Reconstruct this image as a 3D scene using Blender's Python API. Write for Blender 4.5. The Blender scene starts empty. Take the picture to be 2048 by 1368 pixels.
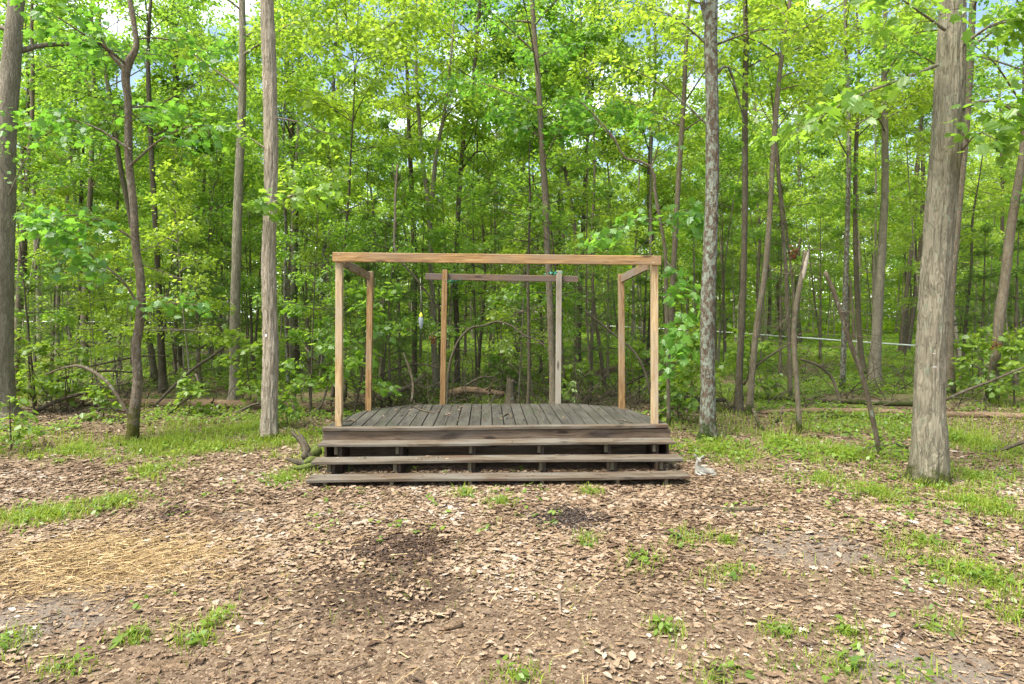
import bpy, math
import numpy as np
from mathutils import Vector, Quaternion

# ------------------------------------------------------------------ basics
C = bpy.context.scene.collection
F = 1290.0          # focal length in photo pixels (photo 2048 wide)
HC = 1.95           # camera height
HY = 625.0          # horizon row in the photo
PI = math.pi
RNG = np.random.default_rng(7)

def P(px, py, d):
    return np.array([(px - 1024.0) / F * d, d, HC + (HY - py) / F * d])

def hash3(ix, iy, iz, seed):
    h = (ix.astype(np.int64) * 374761393 + iy.astype(np.int64) * 668265263 + iz.astype(np.int64) * 2147483647 + seed * 974634577) & 0xFFFFFFFF
    h = ((h ^ (h >> 13)) * 1274126177) & 0xFFFFFFFF
    h = ((h ^ (h >> 16)) * 2246822519) & 0xFFFFFFFF
    return ((h ^ (h >> 15)) & 0xFFFFFF) / float(0xFFFFFF)

def vnoise(p, seed=0):
    p = np.asarray(p, float)
    i = np.floor(p).astype(np.int64); f = p - i
    f = f * f * (3 - 2 * f)
    r = 0
    for dx in (0, 1):
        for dy in (0, 1):
            for dz in (0, 1):
                w = (f[..., 0] if dx else 1 - f[..., 0]) * (f[..., 1] if dy else 1 - f[..., 1]) * (f[..., 2] if dz else 1 - f[..., 2])
                r = r + w * hash3(i[..., 0] + dx, i[..., 1] + dy, i[..., 2] + dz, seed)
    return r

def n2(x, y, s, seed=0):
    x = np.asarray(x, float); y = np.asarray(y, float)
    return vnoise(np.stack([x * s, y * s, np.zeros_like(x) + 0.5], -1), seed)

def gz(x, y):
    x = np.asarray(x, float); y = np.asarray(y, float)
    far = np.clip((np.hypot(x, y) - 10) / 25, 0, 1)
    return (n2(x, y, 0.45, 3) - .5) * (0.05 + 0.22 * far) + (n2(x, y, 1.7, 4) - .5) * (0.03 + .05 * far) + far * 0.12 - 0.0

def GP(px, py):
    d = HC * F / (py - HY)
    x = (px - 1024.0) / F * d
    return np.array([x, d, float(gz(x, d))])

# ------------------------------------------------------------------ mesh building
def np_mesh(name, V, faces, mats, midx=None, rnd=None, smooth=False):
    """faces: list of int arrays (M,K)"""
    me = bpy.data.meshes.new(name)
    V = np.asarray(V, np.float32)
    me.vertices.add(len(V)); me.vertices.foreach_set('co', V.ravel())
    tot = np.concatenate([np.full(len(f), f.shape[1], np.int32) for f in faces])
    loops = np.concatenate([np.asarray(f, np.int32).ravel() for f in faces])
    me.loops.add(len(loops)); me.loops.foreach_set('vertex_index', loops)
    start = np.zeros(len(tot), np.int32); start[1:] = np.cumsum(tot)[:-1]
    me.polygons.add(len(tot)); me.polygons.foreach_set('loop_start', start)
    for m in mats: me.materials.append(m)
    if midx is not None:
        me.polygons.foreach_set('material_index', np.concatenate(midx).astype(np.int32))
    if smooth is True:
        me.polygons.foreach_set('use_smooth', np.ones(len(tot), bool))
    elif smooth is not False:
        me.polygons.foreach_set('use_smooth', np.concatenate(smooth).astype(bool))
    me.update(calc_edges=True)
    if rnd is not None:
        a = me.attributes.new('rnd', 'FLOAT', 'FACE')
        a.data.foreach_set('value', np.concatenate(rnd).astype(np.float32))
    return me

class MB:
    """collects geometry and builds ONE mesh object"""
    def __init__(s): s.V = []; s.F = []; s.M = []; s.R = []; s.S = []; s.n = 0
    def add(s, V, faces, mat=0, rnd=None, smooth=True):
        V = np.asarray(V, float)
        s.V.append(V)
        for f in faces:
            f = np.asarray(f, np.int64)
            if not len(f): continue
            s.F.append(f + s.n); s.M.append(np.full(len(f), mat)); s.S.append(np.full(len(f), smooth))
            s.R.append(np.zeros(len(f)) + (0.5 if rnd is None else rnd))
        s.n += len(V)
    def mesh(s, name, mats):
        return np_mesh(name, np.concatenate(s.V), s.F, mats, s.M, s.R, s.S)
    def build(s, name, mats, parent=None):
        o = bpy.data.objects.new(name, s.mesh(name, mats if isinstance(mats, list) else [mats]))
        C.objects.link(o)
        if parent is not None: o.parent = parent
        return o

def box(mb, x0, x1, y0, y1, z0, z1, rnd=None, bev=0.004, mat=0, jit=None):
    """bevelled box (chamfered edges)"""
    b = min(bev, (x1 - x0) * .3, (y1 - y0) * .3, (z1 - z0) * .3)
    V = []; 
    lo = np.array([x0, y0, z0]); hi = np.array([x1, y1, z1])
    idx = {}
    for sx in (0, 1):
        for sy in (0, 1):
            for sz in (0, 1):
                c = np.where([sx, sy, sz], hi, lo)
                s_ = np.where([sx, sy, sz], -1, 1)
                for ax in range(3):
                    p = c.copy().astype(float)
                    for k in range(3):
                        if k != ax: p[k] += s_[k] * b
                    idx[(sx, sy, sz, ax)] = len(V); V.append(p)
    quads = []; tris = []
    def orient(q):
        pts = np.array([V[i] for i in q]); c = (lo + hi) / 2
        n = np.cross(pts[1] - pts[0], pts[2] - pts[0])
        return list(q) if np.dot(n, pts.mean(0) - c) > 0 else list(q)[::-1]
    for ax in range(3):
        o1, o2 = [k for k in range(3) if k != ax]
        for s0 in (0, 1):
            q = []
            for a, bb in ((0, 0), (1, 0), (1, 1), (0, 1)):
                k = [0, 0, 0]; k[ax] = s0; k[o1] = a; k[o2] = bb
                q.append(idx[(*k, ax)])
            quads.append(orient(q))
        for a in (0, 1):
            for bb in (0, 1):
                k0 = [0, 0, 0]; k1 = [0, 0, 0]
                k0[o1] = k1[o1] = a; k0[o2] = k1[o2] = bb; k1[ax] = 1
                quads.append(orient([idx[(*k0, o1)], idx[(*k1, o1)], idx[(*k1, o2)], idx[(*k0, o2)]]))
    for sx in (0, 1):
        for sy in (0, 1):
            for sz in (0, 1):
                tris.append(orient([idx[(sx, sy, sz, a)] for a in range(3)]))
    V = np.array(V)
    if jit is not None: V = jit(V)
    mb.add(V, [np.array(quads), np.array(tris)], mat, rnd, smooth=False)

def resample(pts, n):
    pts = np.asarray(pts, float)
    seg = np.r_[0, np.cumsum(np.linalg.norm(np.diff(pts[:, :3], axis=0), axis=1))]
    t = np.linspace(0, seg[-1], n)
    # Catmull-like smoothing through cubic hermite
    m = np.gradient(pts, seg, axis=0)
    out = np.empty((n, pts.shape[1]))
    k = np.clip(np.searchsorted(seg, t, side='right') - 1, 0, len(seg) - 2)
    h = (seg[k + 1] - seg[k]); u = ((t - seg[k]) / h)[:, None]; h = h[:, None]
    out = (2*u**3 - 3*u**2 + 1) * pts[k] + (u**3 - 2*u**2 + u) * h * m[k] + (-2*u**3 + 3*u**2) * pts[k + 1] + (u**3 - u**2) * h * m[k + 1]
    return out

def tube(pts, rad, sides=8, amp=0.0, fr=4.0, fz=2.0, seed=0, cap=True, ridge=True):
    pts = np.asarray(pts, float); n = len(pts); rad = np.broadcast_to(np.asarray(rad, float), (n,))
    T = np.gradient(pts, axis=0); T /= (np.linalg.norm(T, axis=1)[:, None] + 1e-9)
    ref = np.array([1.0, 0, 0]) if abs(T[0, 0]) < .9 else np.array([0, 1.0, 0])
    A = np.empty_like(pts); a = ref - T[0] * ref.dot(T[0]); a /= np.linalg.norm(a); A[0] = a
    for i in range(1, n):
        a = A[i - 1] - T[i] * A[i - 1].dot(T[i]); A[i] = a / (np.linalg.norm(a) + 1e-9)
    B = np.cross(T, A)
    th = np.linspace(0, 2 * PI, sides, endpoint=False)
    R = np.repeat(rad[:, None], sides, 1)
    if amp > 0:
        arc = np.r_[0, np.cumsum(np.linalg.norm(np.diff(pts, axis=0), axis=1))]
        q = np.stack([np.broadcast_to(np.cos(th) * fr, (n, sides)), np.broadcast_to(np.sin(th) * fr, (n, sides)), np.broadcast_to((arc * fz)[:, None], (n, sides))], -1)
        nz = vnoise(q, seed); 
        nz2 = vnoise(q * 2.3 + 9.1, seed + 1)
        if ridge: nz = 1 - np.abs(2 * nz - 1)
        low = vnoise(q * np.array([.25, .25, .35]) + 3.3, seed + 2)
        R = R * (1 + amp * (nz - .5) + amp * .6 * (nz2 - .5) + amp * .9 * (low - .5))
    V = pts[:, None, :] + R[..., None] * (np.cos(th)[None, :, None] * A[:, None, :] + np.sin(th)[None, :, None] * B[:, None, :])
    V = V.reshape(-1, 3)
    i = np.arange(n - 1)[:, None] * sides; j = np.arange(sides)[None, :]; j2 = (j + 1) % sides
    Q = np.stack([i + j, i + j2, i + sides + j2, i + sides + j], -1).reshape(-1, 4)
    faces = [Q]
    if cap:
        k = len(V); V = np.vstack([V, pts[-1] , pts[0]])
        j = np.arange(sides); j2 = (j + 1) % sides; b = (n - 1) * sides
        faces.append(np.stack([b + j, b + j2, np.full(sides, k)], -1))
        faces.append(np.stack([j2, j, np.full(sides, k + 1)], -1))
    return V, faces

def link(me, name, parent=None):
    o = bpy.data.objects.new(name, me); C.objects.link(o)
    if parent is not None: o.parent = parent
    return o
def tag(o, label=None, cat=None, group=None, kind=None):
    if label: o['label'] = label
    if cat: o['category'] = cat
    if group: o['group'] = group
    if kind: o['kind'] = kind
    return o
def thing(name, label, cat, loc=(0, 0, 0), rz=0.0, group=None):
    o = bpy.data.objects.new(name, None); C.objects.link(o)
    o.empty_display_size = .2
    o.location = Vector([float(v) for v in loc]); o.rotation_euler = (0, 0, rz)
    return tag(o, label, cat, group)
def dup(root, loc, rz=0.0, sc=1.0, label=None, group=None, tilt=(0, 0)):
    r = root.copy(); C.objects.link(r)
    r.location = Vector([float(v) for v in loc]); r.rotation_euler = (tilt[0], tilt[1], rz); r.scale = (sc, sc, sc)
    if label: r['label'] = label
    if group: r['group'] = group
    for ch in root.children:
        c = ch.copy(); C.objects.link(c); c.parent = r
        for g in ch.children:
            d = g.copy(); C.objects.link(d); d.parent = c
    return r

# ------------------------------------------------------------------ materials
def newmat(name):
    m = bpy.data.materials.new(name); m.use_nodes = True
    nt = m.node_tree; nt.nodes.clear()
    out = nt.nodes.new('ShaderNodeOutputMaterial')
    return m, nt, out
class NT:
    def __init__(s, nt): s.nt = nt
    def n(s, t, **kw):
        x = s.nt.nodes.new(t)
        for k, v in kw.items():
            if k.startswith('i_'): x.inputs[k[2:].replace('_', ' ')].default_value = v
            else: setattr(x, k, v)
        return x
    def l(s, a, b): s.nt.links.new(a, b)
    def ramp(s, fac, stops, interp='LINEAR'):
        r = s.nt.nodes.new('ShaderNodeValToRGB'); e = r.color_ramp.elements; r.color_ramp.interpolation = interp
        while len(e) < len(stops): e.new(0.5)
        for el, (p, c) in zip(e, stops):
            el.position = p; el.color = (*c, 1) if len(c) == 3 else c
        s.l(fac, r.inputs[0]); return r.outputs[0]
    def mix(s, fac, a, b, mode='MIX'):
        m = s.nt.nodes.new('ShaderNodeMix'); m.data_type = 'RGBA'; m.blend_type = mode
        for v, i in ((fac, 0), (a, 6), (b, 7)):
            if hasattr(v, 'is_linked'): s.l(v, m.inputs[i])
            elif i == 0: m.inputs[0].default_value = v
            else: m.inputs[i].default_value = (*v, 1)
        return m.outputs[2]
    def math(s, op, a, b=None):
        m = s.nt.nodes.new('ShaderNodeMath'); m.operation = op
        for i, v in ((0, a), (1, b)):
            if v is None: continue
            if hasattr(v, 'is_linked'): s.l(v, m.inputs[i])
            else: m.inputs[i].default_value = v
        return m.outputs[0]
    def mapr(s, v, a, b, c=0., d=1.):
        m = s.nt.nodes.new('ShaderNodeMapRange'); m.inputs[1].default_value = a; m.inputs[2].default_value = b
        m.inputs[3].default_value = c; m.inputs[4].default_value = d; s.l(v, m.inputs[0]); return m.outputs[0]
    def noise(s, vec, scale, detail=3., rough=.55, dist=0.):
        x = s.n('ShaderNodeTexNoise'); x.inputs['Scale'].default_value = scale; x.inputs['Detail'].default_value = detail
        x.inputs['Roughness'].default_value = rough; x.inputs['Distortion'].default_value = dist
        if vec is not None: s.l(vec, x.inputs['Vector'])
        return x.outputs['Fac']
    def obj(s): return s.n('ShaderNodeTexCoord').outputs['Object']
    def scaled(s, vec, sc):
        m = s.n('ShaderNodeMapping'); m.inputs['Scale'].default_value = sc; s.l(vec, m.inputs['Vector']); return m.outputs[0]
    def attr(s, name='rnd'):
        a = s.n('ShaderNodeAttribute'); a.attribute_name = name; return a.outputs['Fac']

def leaf_mat(name, dark, light, trans_dark, trans_light, tf=.5, gloss=.03):
    m, nt, out = newmat(name); k = NT(nt)
    r = k.attr(); oi = k.n('ShaderNodeObjectInfo').outputs['Random']
    fac = k.math('ADD', k.math('MULTIPLY', r, .7), k.math('MULTIPLY', oi, .3))
    d = k.n('ShaderNodeBsdfDiffuse'); k.l(k.mix(fac, dark, light), d.inputs['Color'])
    t = k.n('ShaderNodeBsdfTranslucent'); k.l(k.mix(fac, trans_dark, trans_light), t.inputs['Color'])
    mx = k.n('ShaderNodeMixShader'); mx.inputs[0].default_value = tf; k.l(d.outputs[0], mx.inputs[1]); k.l(t.outputs[0], mx.inputs[2])
    g = k.n('ShaderNodeBsdfGlossy'); g.inputs['Roughness'].default_value = .42; g.inputs['Color'].default_value = (.9, .95, .9, 1)
    m2 = k.n('ShaderNodeMixShader'); m2.inputs[0].default_value = gloss; k.l(mx.outputs[0], m2.inputs[1]); k.l(g.outputs[0], m2.inputs[2])
    k.l(m2.outputs[0], out.inputs[0]); return m

def bark_mat(name, c_dark, c_mid, c_light, plate=9., stretch=.22, bump=.6, lichen=None, lichen_amt=.5, moss=None, moss_h=.8):
    c_dark, c_mid, c_light = (tuple(x * y_ for x, y_ in zip(c, (1.10, 1.05, .94))) for c in (c_dark, c_mid, c_light))
    m, nt, out = newmat(name); k = NT(nt)
    co = k.obj(); oi = k.n('ShaderNodeObjectInfo').outputs['Random']
    off = k.n('ShaderNodeVectorMath', operation='ADD'); k.l(co, off.inputs[0])
    cx = k.n('ShaderNodeCombineXYZ'); k.l(k.math('MULTIPLY', oi, 37.), cx.inputs[2]); k.l(cx.outputs[0], off.inputs[1])
    v = k.scaled(off.outputs[0], (1, 1, stretch))
    wob = k.noise(v, plate * 1.1, 4., .6)
    ad = k.n('ShaderNodeVectorMath', operation='ADD'); k.l(v, ad.inputs[0])
    cw = k.n('ShaderNodeCombineXYZ'); 
    k.l(k.math('MULTIPLY', wob, .34), cw.inputs[0]); k.l(k.math('MULTIPLY', wob, -.3), cw.inputs[1]); k.l(cw.outputs[0], ad.inputs[1])
    vo = k.n('ShaderNodeTexVoronoi'); vo.feature = 'DISTANCE_TO_EDGE'; vo.inputs['Scale'].default_value = plate * 2.2; k.l(ad.outputs[0], vo.inputs['Vector'])
    edge = k.mapr(vo.outputs['Distance'], .0, .10)
    vc = k.n('ShaderNodeTexVoronoi'); vc.inputs['Scale'].default_value = plate * 2.2; k.l(ad.outputs[0], vc.inputs['Vector'])
    vs = k.n('ShaderNodeSeparateColor'); k.l(vc.outputs['Color'], vs.inputs[0])
    fine = k.noise(v, plate * 6, 5., .65)
    big = k.noise(off.outputs[0], 1.6, 3.)
    h = k.math('ADD', k.math('ADD', k.math('MULTIPLY', edge, .16), k.math('MULTIPLY', vs.outputs[0], .30)), k.math('MULTIPLY', fine, .72))
    col = k.ramp(h, [(.12, c_dark), (.5, c_mid), (.95, c_light)])
    col = k.mix(k.mapr(big, .3, .75, 0., .45), col, tuple(x * .62 for x in c_mid))
    hue = k.mix(k.math('MULTIPLY', oi, .35), col, tuple(x * .55 for x in c_mid)); col = hue
    if lichen:
        ln = k.noise(k.scaled(off.outputs[0], (1, 1, .6)), 17., 6., .7); lm = k.mapr(ln, .60 - .14 * lichen_amt, .68 - .12 * lichen_amt)
        l2 = k.mix(k.noise(off.outputs[0], 23., 3.), lichen, tuple(x * .5 for x in lichen))
        col = k.mix(k.math('MULTIPLY', lm, .9), col, l2)
    if moss:
        z = k.n('ShaderNodeSeparateXYZ'); k.l(co, z.inputs[0])
        mh = k.mapr(z.outputs[2], moss_h, 0., 0., .45)
        mm = k.mapr(k.math('ADD', k.noise(off.outputs[0], 3.5, 5., .65), mh), .72, .86)
        mc = k.mix(k.noise(off.outputs[0], 60., 3.), moss, tuple(x * .35 for x in moss))
        col = k.mix(mm, col, mc)
    p = k.n('ShaderNodeBsdfPrincipled'); p.inputs['Roughness'].default_value = .88; p.inputs['Specular IOR Level'].default_value = .2
    k.l(col, p.inputs['Base Color'])
    b = k.n('ShaderNodeBump'); b.inputs['Strength'].default_value = bump; b.inputs['Distance'].default_value = .035; k.l(h, b.inputs['Height']); k.l(b.outputs[0], p.inputs['Normal'])
    k.l(p.outputs[0], out.inputs[0]); return m

def wood_mat(name, axis, c_lo, c_mid, c_hi, grey=None, grey_amt=.4, rough=.75, stain=None, scale=1., knots=True):
    """grain runs along axis (0,1,2) of the object's coordinates"""
    f_ = lambda c: None if c is None else tuple(x * (1.12 if name[:4] in ('post', 'beam') else .85) for x in c)
    c_lo, c_mid, c_hi, grey, stain = (f_(c) for c in (c_lo, c_mid, c_hi, grey, stain))
    m, nt, out = newmat(name); k = NT(nt); co = k.obj(); r = k.attr()
    off = k.n('ShaderNodeVectorMath', operation='ADD'); k.l(co, off.inputs[0])
    cx = k.n('ShaderNodeCombineXYZ'); 
    for i in range(3): k.l(k.math('MULTIPLY', r, 13. + 5 * i), cx.inputs[i])
    k.l(cx.outputs[0], off.inputs[1]); o = off.outputs[0]
    sc = [1., 1., 1.]; sc[axis] = .05
    v = k.scaled(o, tuple(sc))
    wob = k.noise(k.scaled(o, tuple(.35 if i == axis else 1. for i in range(3))), 6. * scale, 2.)
    ad = k.n('ShaderNodeVectorMath', operation='ADD'); k.l(v, ad.inputs[0]); cw = k.n('ShaderNodeCombineXYZ')
    for i in range(3): k.l(k.math('MULTIPLY', wob, .0 if i == axis else .05), cw.inputs[i])
    k.l(cw.outputs[0], ad.inputs[1]); v = ad.outputs[0]
    g1 = k.noise(v, 42. * scale, 4., .6, .6); g2 = k.noise(v, 150. * scale, 4., .6); lg = k.noise(k.scaled(o, tuple(.3 if i == axis else 1. for i in range(3))), 4. * scale, 4., .6)
    h = k.math('ADD', k.math('MULTIPLY', g1, .65), k.math('MULTIPLY', g2, .35))
    col = k.ramp(h, [(.36, c_lo), (.5, c_mid), (.63, c_hi)])
    col = k.mix(k.math('MULTIPLY', r, .5), col, tuple(x * .6 for x in c_mid))
    if grey: col = k.mix(k.mapr(k.math('ADD', lg, k.math('MULTIPLY', g2, .25)), .68 - .3 * grey_amt, .9 - .3 * grey_amt, 0., .85), col, grey)
    if knots:
        kv = k.scaled(o, tuple(1.4 if i == axis else 5. for i in range(3)))
        vo = k.n('ShaderNodeTexVoronoi'); vo.inputs['Scale'].default_value = 1.25; k.l(kv, vo.inputs['Vector'])
        kn = k.mapr(vo.outputs['Distance'], .09, .17, 1., 0.)
        col = k.mix(k.math('MULTIPLY', kn, .8), col, tuple(x * .3 for x in c_lo))
    if stain: col = k.mix(k.mapr(k.noise(k.scaled(o, tuple(.25 if i == axis else 1.2 for i in range(3))), 5.5, 4., .6), .56, .68, 0., .8), col, stain)
    p = k.n('ShaderNodeBsdfPrincipled'); p.inputs['Roughness'].default_value = rough; p.inputs['Specular IOR Level'].default_value = .3; k.l(col, p.inputs['Base Color'])
    b = k.n('ShaderNodeBump'); b.inputs['Strength'].default_value = .5; b.inputs['Distance'].default_value = .006; k.l(h, b.inputs['Height']); k.l(b.outputs[0], p.inputs['Normal'])
    k.l(p.outputs[0], out.inputs[0]); return m

def plain(name, col, rough=.6, var=.25, scale=20., bump=0., trans=0.):
    m, nt, out = newmat(name); k = NT(nt)
    n_ = k.noise(k.obj(), scale, 4., .6)
    c = k.mix(k.mapr(n_, .3, .7), tuple(x * (1 - var) for x in col), tuple(min(1, x * (1 + var)) for x in col))
    p = k.n('ShaderNodeBsdfPrincipled'); p.inputs['Roughness'].default_value = rough; k.l(c, p.inputs['Base Color'])
    if trans: p.inputs['Transmission Weight'].default_value = trans
    if bump:
        b = k.n('ShaderNodeBump'); b.inputs['Strength'].default_value = bump; b.inputs['Distance'].default_value = .01; k.l(n_, b.inputs['Height']); k.l(b.outputs[0], p.inputs['Normal'])
    k.l(p.outputs[0], out.inputs[0]); return m

def litter_mat(name, stops):
    m, nt, out = newmat(name); k = NT(nt)
    col = k.ramp(k.attr(), [(p_, tuple(x * .76 for x in c)) for p_, c in stops])
    col = k.mix(k.mapr(k.noise(k.obj(), 45., 3.), .3, .7, 0., .4), col, (.09, .05, .03))
    p = k.n('ShaderNodeBsdfPrincipled'); p.inputs['Roughness'].default_value = .7; p.inputs['Specular IOR Level'].default_value = .25; k.l(col, p.inputs['Base Color'])
    k.l(p.outputs[0], out.inputs[0]); return m

M = {}
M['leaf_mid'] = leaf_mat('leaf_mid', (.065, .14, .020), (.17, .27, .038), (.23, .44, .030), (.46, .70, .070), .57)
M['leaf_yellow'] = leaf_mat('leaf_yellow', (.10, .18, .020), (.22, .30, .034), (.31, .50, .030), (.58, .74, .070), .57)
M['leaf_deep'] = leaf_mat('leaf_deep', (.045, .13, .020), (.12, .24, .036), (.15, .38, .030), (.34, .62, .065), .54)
M['leaf_low'] = leaf_mat('leaf_low', (.06, .125, .018), (.19, .28, .035), (.18, .34, .025), (.44, .60, .05), .45)
M['grass'] = leaf_mat('grass', (.09, .16, .014), (.27, .33, .04), (.22, .34, .02), (.50, .58, .05), .4)
M['needle'] = leaf_mat('needle', (.05, .10, .022), (.12, .19, .035), (.12, .24, .03), (.30, .44, .05), .4, .03)
M['bark_grey'] = bark_mat('bark_grey', (.04, .034, .025), (.21, .19, .15), (.41, .38, .31), 11., .2, 1.)
M['bark_shag'] = bark_mat('bark_shag', (.05, .038, .028), (.33, .29, .23), (.64, .58, .49), 9., .16, 1., None, 0, (.075, .085, .016), .32)
M['bark_big'] = bark_mat('bark_big', (.035, .029, .02), (.175, .163, .123), (.35, .325, .26), 8., .16, 1., (.25, .28, .19), .25, (.075, .085, .016), .35)
M['bark_lichen'] = bark_mat('bark_lichen', (.022, .017, .013), (.09, .068, .05), (.19, .155, .12), 12., .3, .9, (.32, .36, .28), .95, (.05, .08, .015), .5)
M['bark_moss'] = bark_mat('bark_moss', (.04, .026, .018), (.14, .112, .082), (.32, .27, .21), 11., .3, .9, (.36, .33, .27), .45, (.10, .10, .016), 1.1)
M['bark_dark'] = bark_mat('bark_dark', (.02, .017, .013), (.080, .067, .048), (.165, .145, .108), 12., .25, .8, (.16, .19, .13), .25)
M['bark_brown'] = bark_mat('bark_brown', (.03, .025, .018), (.125, .104, .074), (.25, .215, .165), 12., .25, .8, (.2, .23, .16), .35, (.06, .075, .015), .5)
M['twig'] = bark_mat('twig', (.02, .015, .011), (.065, .05, .038), (.13, .105, .08), 20., .3, .3)
M['dead'] = bark_mat('dead', (.025, .02, .014), (.09, .072, .05), (.19, .16, .118), 14., .15, .6, (.25, .28, .2), .3, (.05, .065, .012), .3)
M['log'] = bark_mat('log', (.03, .021, .014), (.15, .105, .068), (.30, .22, .15), 9., 1., .8, None, 0, None)
M['snag_pale'] = plain('snag_pale', (.30, .26, .20), .8, .3, 30., .3)
M['moss'] = plain('moss', (.075, .095, .014), .95, .6, 60., 1.)

# ------------------------------------------------------------------ leaves
def leaf_template(kind):
    if kind == 'lobed':
        h = [(.0, .0), (.02, .20), (-.06, .36), (.20, .30), (.42, .54), (.50, .27), (.70, .30), (.74, .14), (1., 0.)]
        L = np.array(h); R = L[1:-1] * [1, -1]
        V2 = np.vstack([L, R]); n = len(L)
        z = -.16 * V2[:, 0] ** 2 - .30 * np.abs(V2[:, 1]) ** 1.5
        V = np.c_[V2, z]
        left = np.arange(n)[None, ::-1]
        right = np.r_[0, np.arange(n, n + len(R)), n - 1][None, :]
        return V, [left, right]
    if kind == 'oval':
        V = np.array([(0, 0, 0), (.3, .27, -.05), (.7, .22, -.12), (1, 0, -.18), (.7, -.22, -.12), (.3, -.27, -.05)], float)
        return V, [np.array([[3, 2, 1, 0], [0, 5, 4, 3]])]
    V = np.array([(0, 0, 0), (.45, .36, -.08), (1, 0, -.15), (.45, -.36, -.08)], float)   # diamond
    return V, [np.array([[2, 1, 0], [0, 3, 2]])]
TPL = {k: leaf_template(k) for k in ('lobed', 'oval', 'diamond')}

def leaves(mb, pos, dirv, nrm, size, kind, mat, rng, rnd=None, warp=0.0):
    pos = np.asarray(pos, float); N = len(pos)
    if N == 0: return
    T, faces = TPL[kind]
    d = dirv / (np.linalg.norm(dirv, axis=1)[:, None] + 1e-9)
    n = nrm - d * np.sum(nrm * d, 1)[:, None]; n /= (np.linalg.norm(n, axis=1)[:, None] + 1e-9)
    s = np.cross(n, d)
    K = len(T); t = np.broadcast_to(T, (N, K, 3)).copy()
    wid = rng.uniform(.8, 1.15, (N, 1)); t[:, :, 1] *= wid
    t[:, :, 2] *= rng.uniform(.3, 1.8, (N, 1))
    if warp: t += rng.normal(0, warp, t.shape)
    V = pos[:, None] + size[:, None, None] * (t[:, :, 0:1] * d[:, None] + t[:, :, 1:2] * s[:, None] + t[:, :, 2:3] * n[:, None])
    if rnd is None: rnd = np.clip(rng.normal(.5, .27, N), 0, 1)
    off = (np.arange(N) * K)[:, None]
    fl = []; 
    for f in faces:
        for row in f: fl.append(row[None, :] + off)
    V = V.reshape(-1, 3)
    mb.V.append(V)
    for f in fl:
        mb.F.append(f + mb.n); mb.M.append(np.full(N, mat)); mb.R.append(rnd); mb.S.append(np.zeros(N, bool))
    mb.n += len(V)

def norm(v): return v / (np.linalg.norm(v) + 1e-9)

def limb_path(rng, p0, az, el, L, n=7, curl=-.25, wob=.10):
    pts = [np.array(p0, float)]; e = el; a = az
    for i in range(n - 1):
        st = L / (n - 1)
        pts.append(pts[-1] + st * np.array([math.cos(a) * math.cos(e), math.sin(a) * math.cos(e), math.sin(e)]))
        e += curl / (n - 1) * rng.uniform(.3, 1.7) + rng.normal(0, wob); a += rng.normal(0, wob * 1.4)
    return np.array(pts)

def twig_leaves(rng, path, n, ls, spread, tilt, acc):
    """leaves on both sides of a twig, in a flat drooping spray"""
    path = np.asarray(path); t = rng.uniform(.12, 1., n) ** .8
    k = np.minimum((t * (len(path) - 1)).astype(int), len(path) - 2); u = t * (len(path) - 1) - k
    p = path[k] * (1 - u)[:, None] + path[k + 1] * u[:, None]
    d = path[k + 1] - path[k]; d /= np.linalg.norm(d, axis=1)[:, None] + 1e-9
    side = np.cross(d, [0, 0, 1.]); side /= np.linalg.norm(side, axis=1)[:, None] + 1e-9
    sg = rng.choice([-1, 1], n)[:, None]
    off = rng.uniform(.0, 1., (n, 1)) * spread * (1 - .45 * t)[:, None]
    pos = p + side * sg * off + d * off * .5 + rng.normal(0, 1, (n, 3)) * np.array([.16, .16, .32]) * spread - np.array([0, 0, 1.]) * off * .15
    dirv = d * rng.uniform(.2, 1., (n, 1)) + side * sg * rng.uniform(.3, 1., (n, 1)) + np.array([0, 0, -.35]) + rng.normal(0, .35, (n, 3))
    nrm = np.array([0, 0, 1.]) + rng.normal(0, tilt * 1.35, (n, 3))
    acc[0].append(pos); acc[1].append(dirv); acc[2].append(nrm); acc[3].append(ls * rng.uniform(.6, 1.3, n))

def add_limb(rng, tr, cr, path, r0, ls, nl, acc, twigs=8, tw_len=None, spread=.22, tilt=.42, sides=5, t0=.2, crmat=1, on_trunk=True):
    rp = resample(path, max(6, len(path) * 2)); n = len(rp)
    rr = np.linspace(r0, max(.004, r0 * .12), n)
    V, f = tube(rp, rr, sides, cap=False)
    if on_trunk: tr.add(V, f)
    else: cr.add(V, f, crmat)
    L = np.linalg.norm(np.diff(rp, axis=0), axis=1).sum()
    tw_len = tw_len or L * .42
    for i in range(twigs):
        t = t0 + (1 - t0) * (i + rng.uniform(.1, .9)) / twigs
        k = min(int(t * (n - 1)), n - 2); d = norm(rp[k + 1] - rp[k]); p = rp[k]
        az = math.atan2(d[1], d[0]) + (1 if i % 2 else -1) * rng.uniform(.45, 1.15)
        tp = limb_path(rng, p, az, d[2] * .5 + rng.normal(.05, .18), tw_len * rng.uniform(.6, 1.2) * (1.1 - .5 * t), 5, -.3, .12)
        V, f = tube(tp, np.linspace(max(.004, rr[k] * .35), .002, 5), 3, cap=False); cr.add(V, f, crmat)
        twig_leaves(rng, tp, nl, ls, spread, tilt, acc)
    twig_leaves(rng, rp[n // 2:], nl, ls, spread, tilt, acc)

def flush(mb, acc, kind, mat, rng, shade=.0):
    if not acc[0]: return
    pos, d, nr, s = (np.concatenate(a) for a in acc)
    # neighbouring leaves of one spray share part of their tone
    cl = vnoise(pos * 1.6, 11)
    rnd = np.clip(.5 + (cl - .5) * .9 + rng.normal(0, .2, len(pos)), 0, 1)
    leaves(mb, pos, d, nr, s, kind, mat, rng, rnd)

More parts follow.
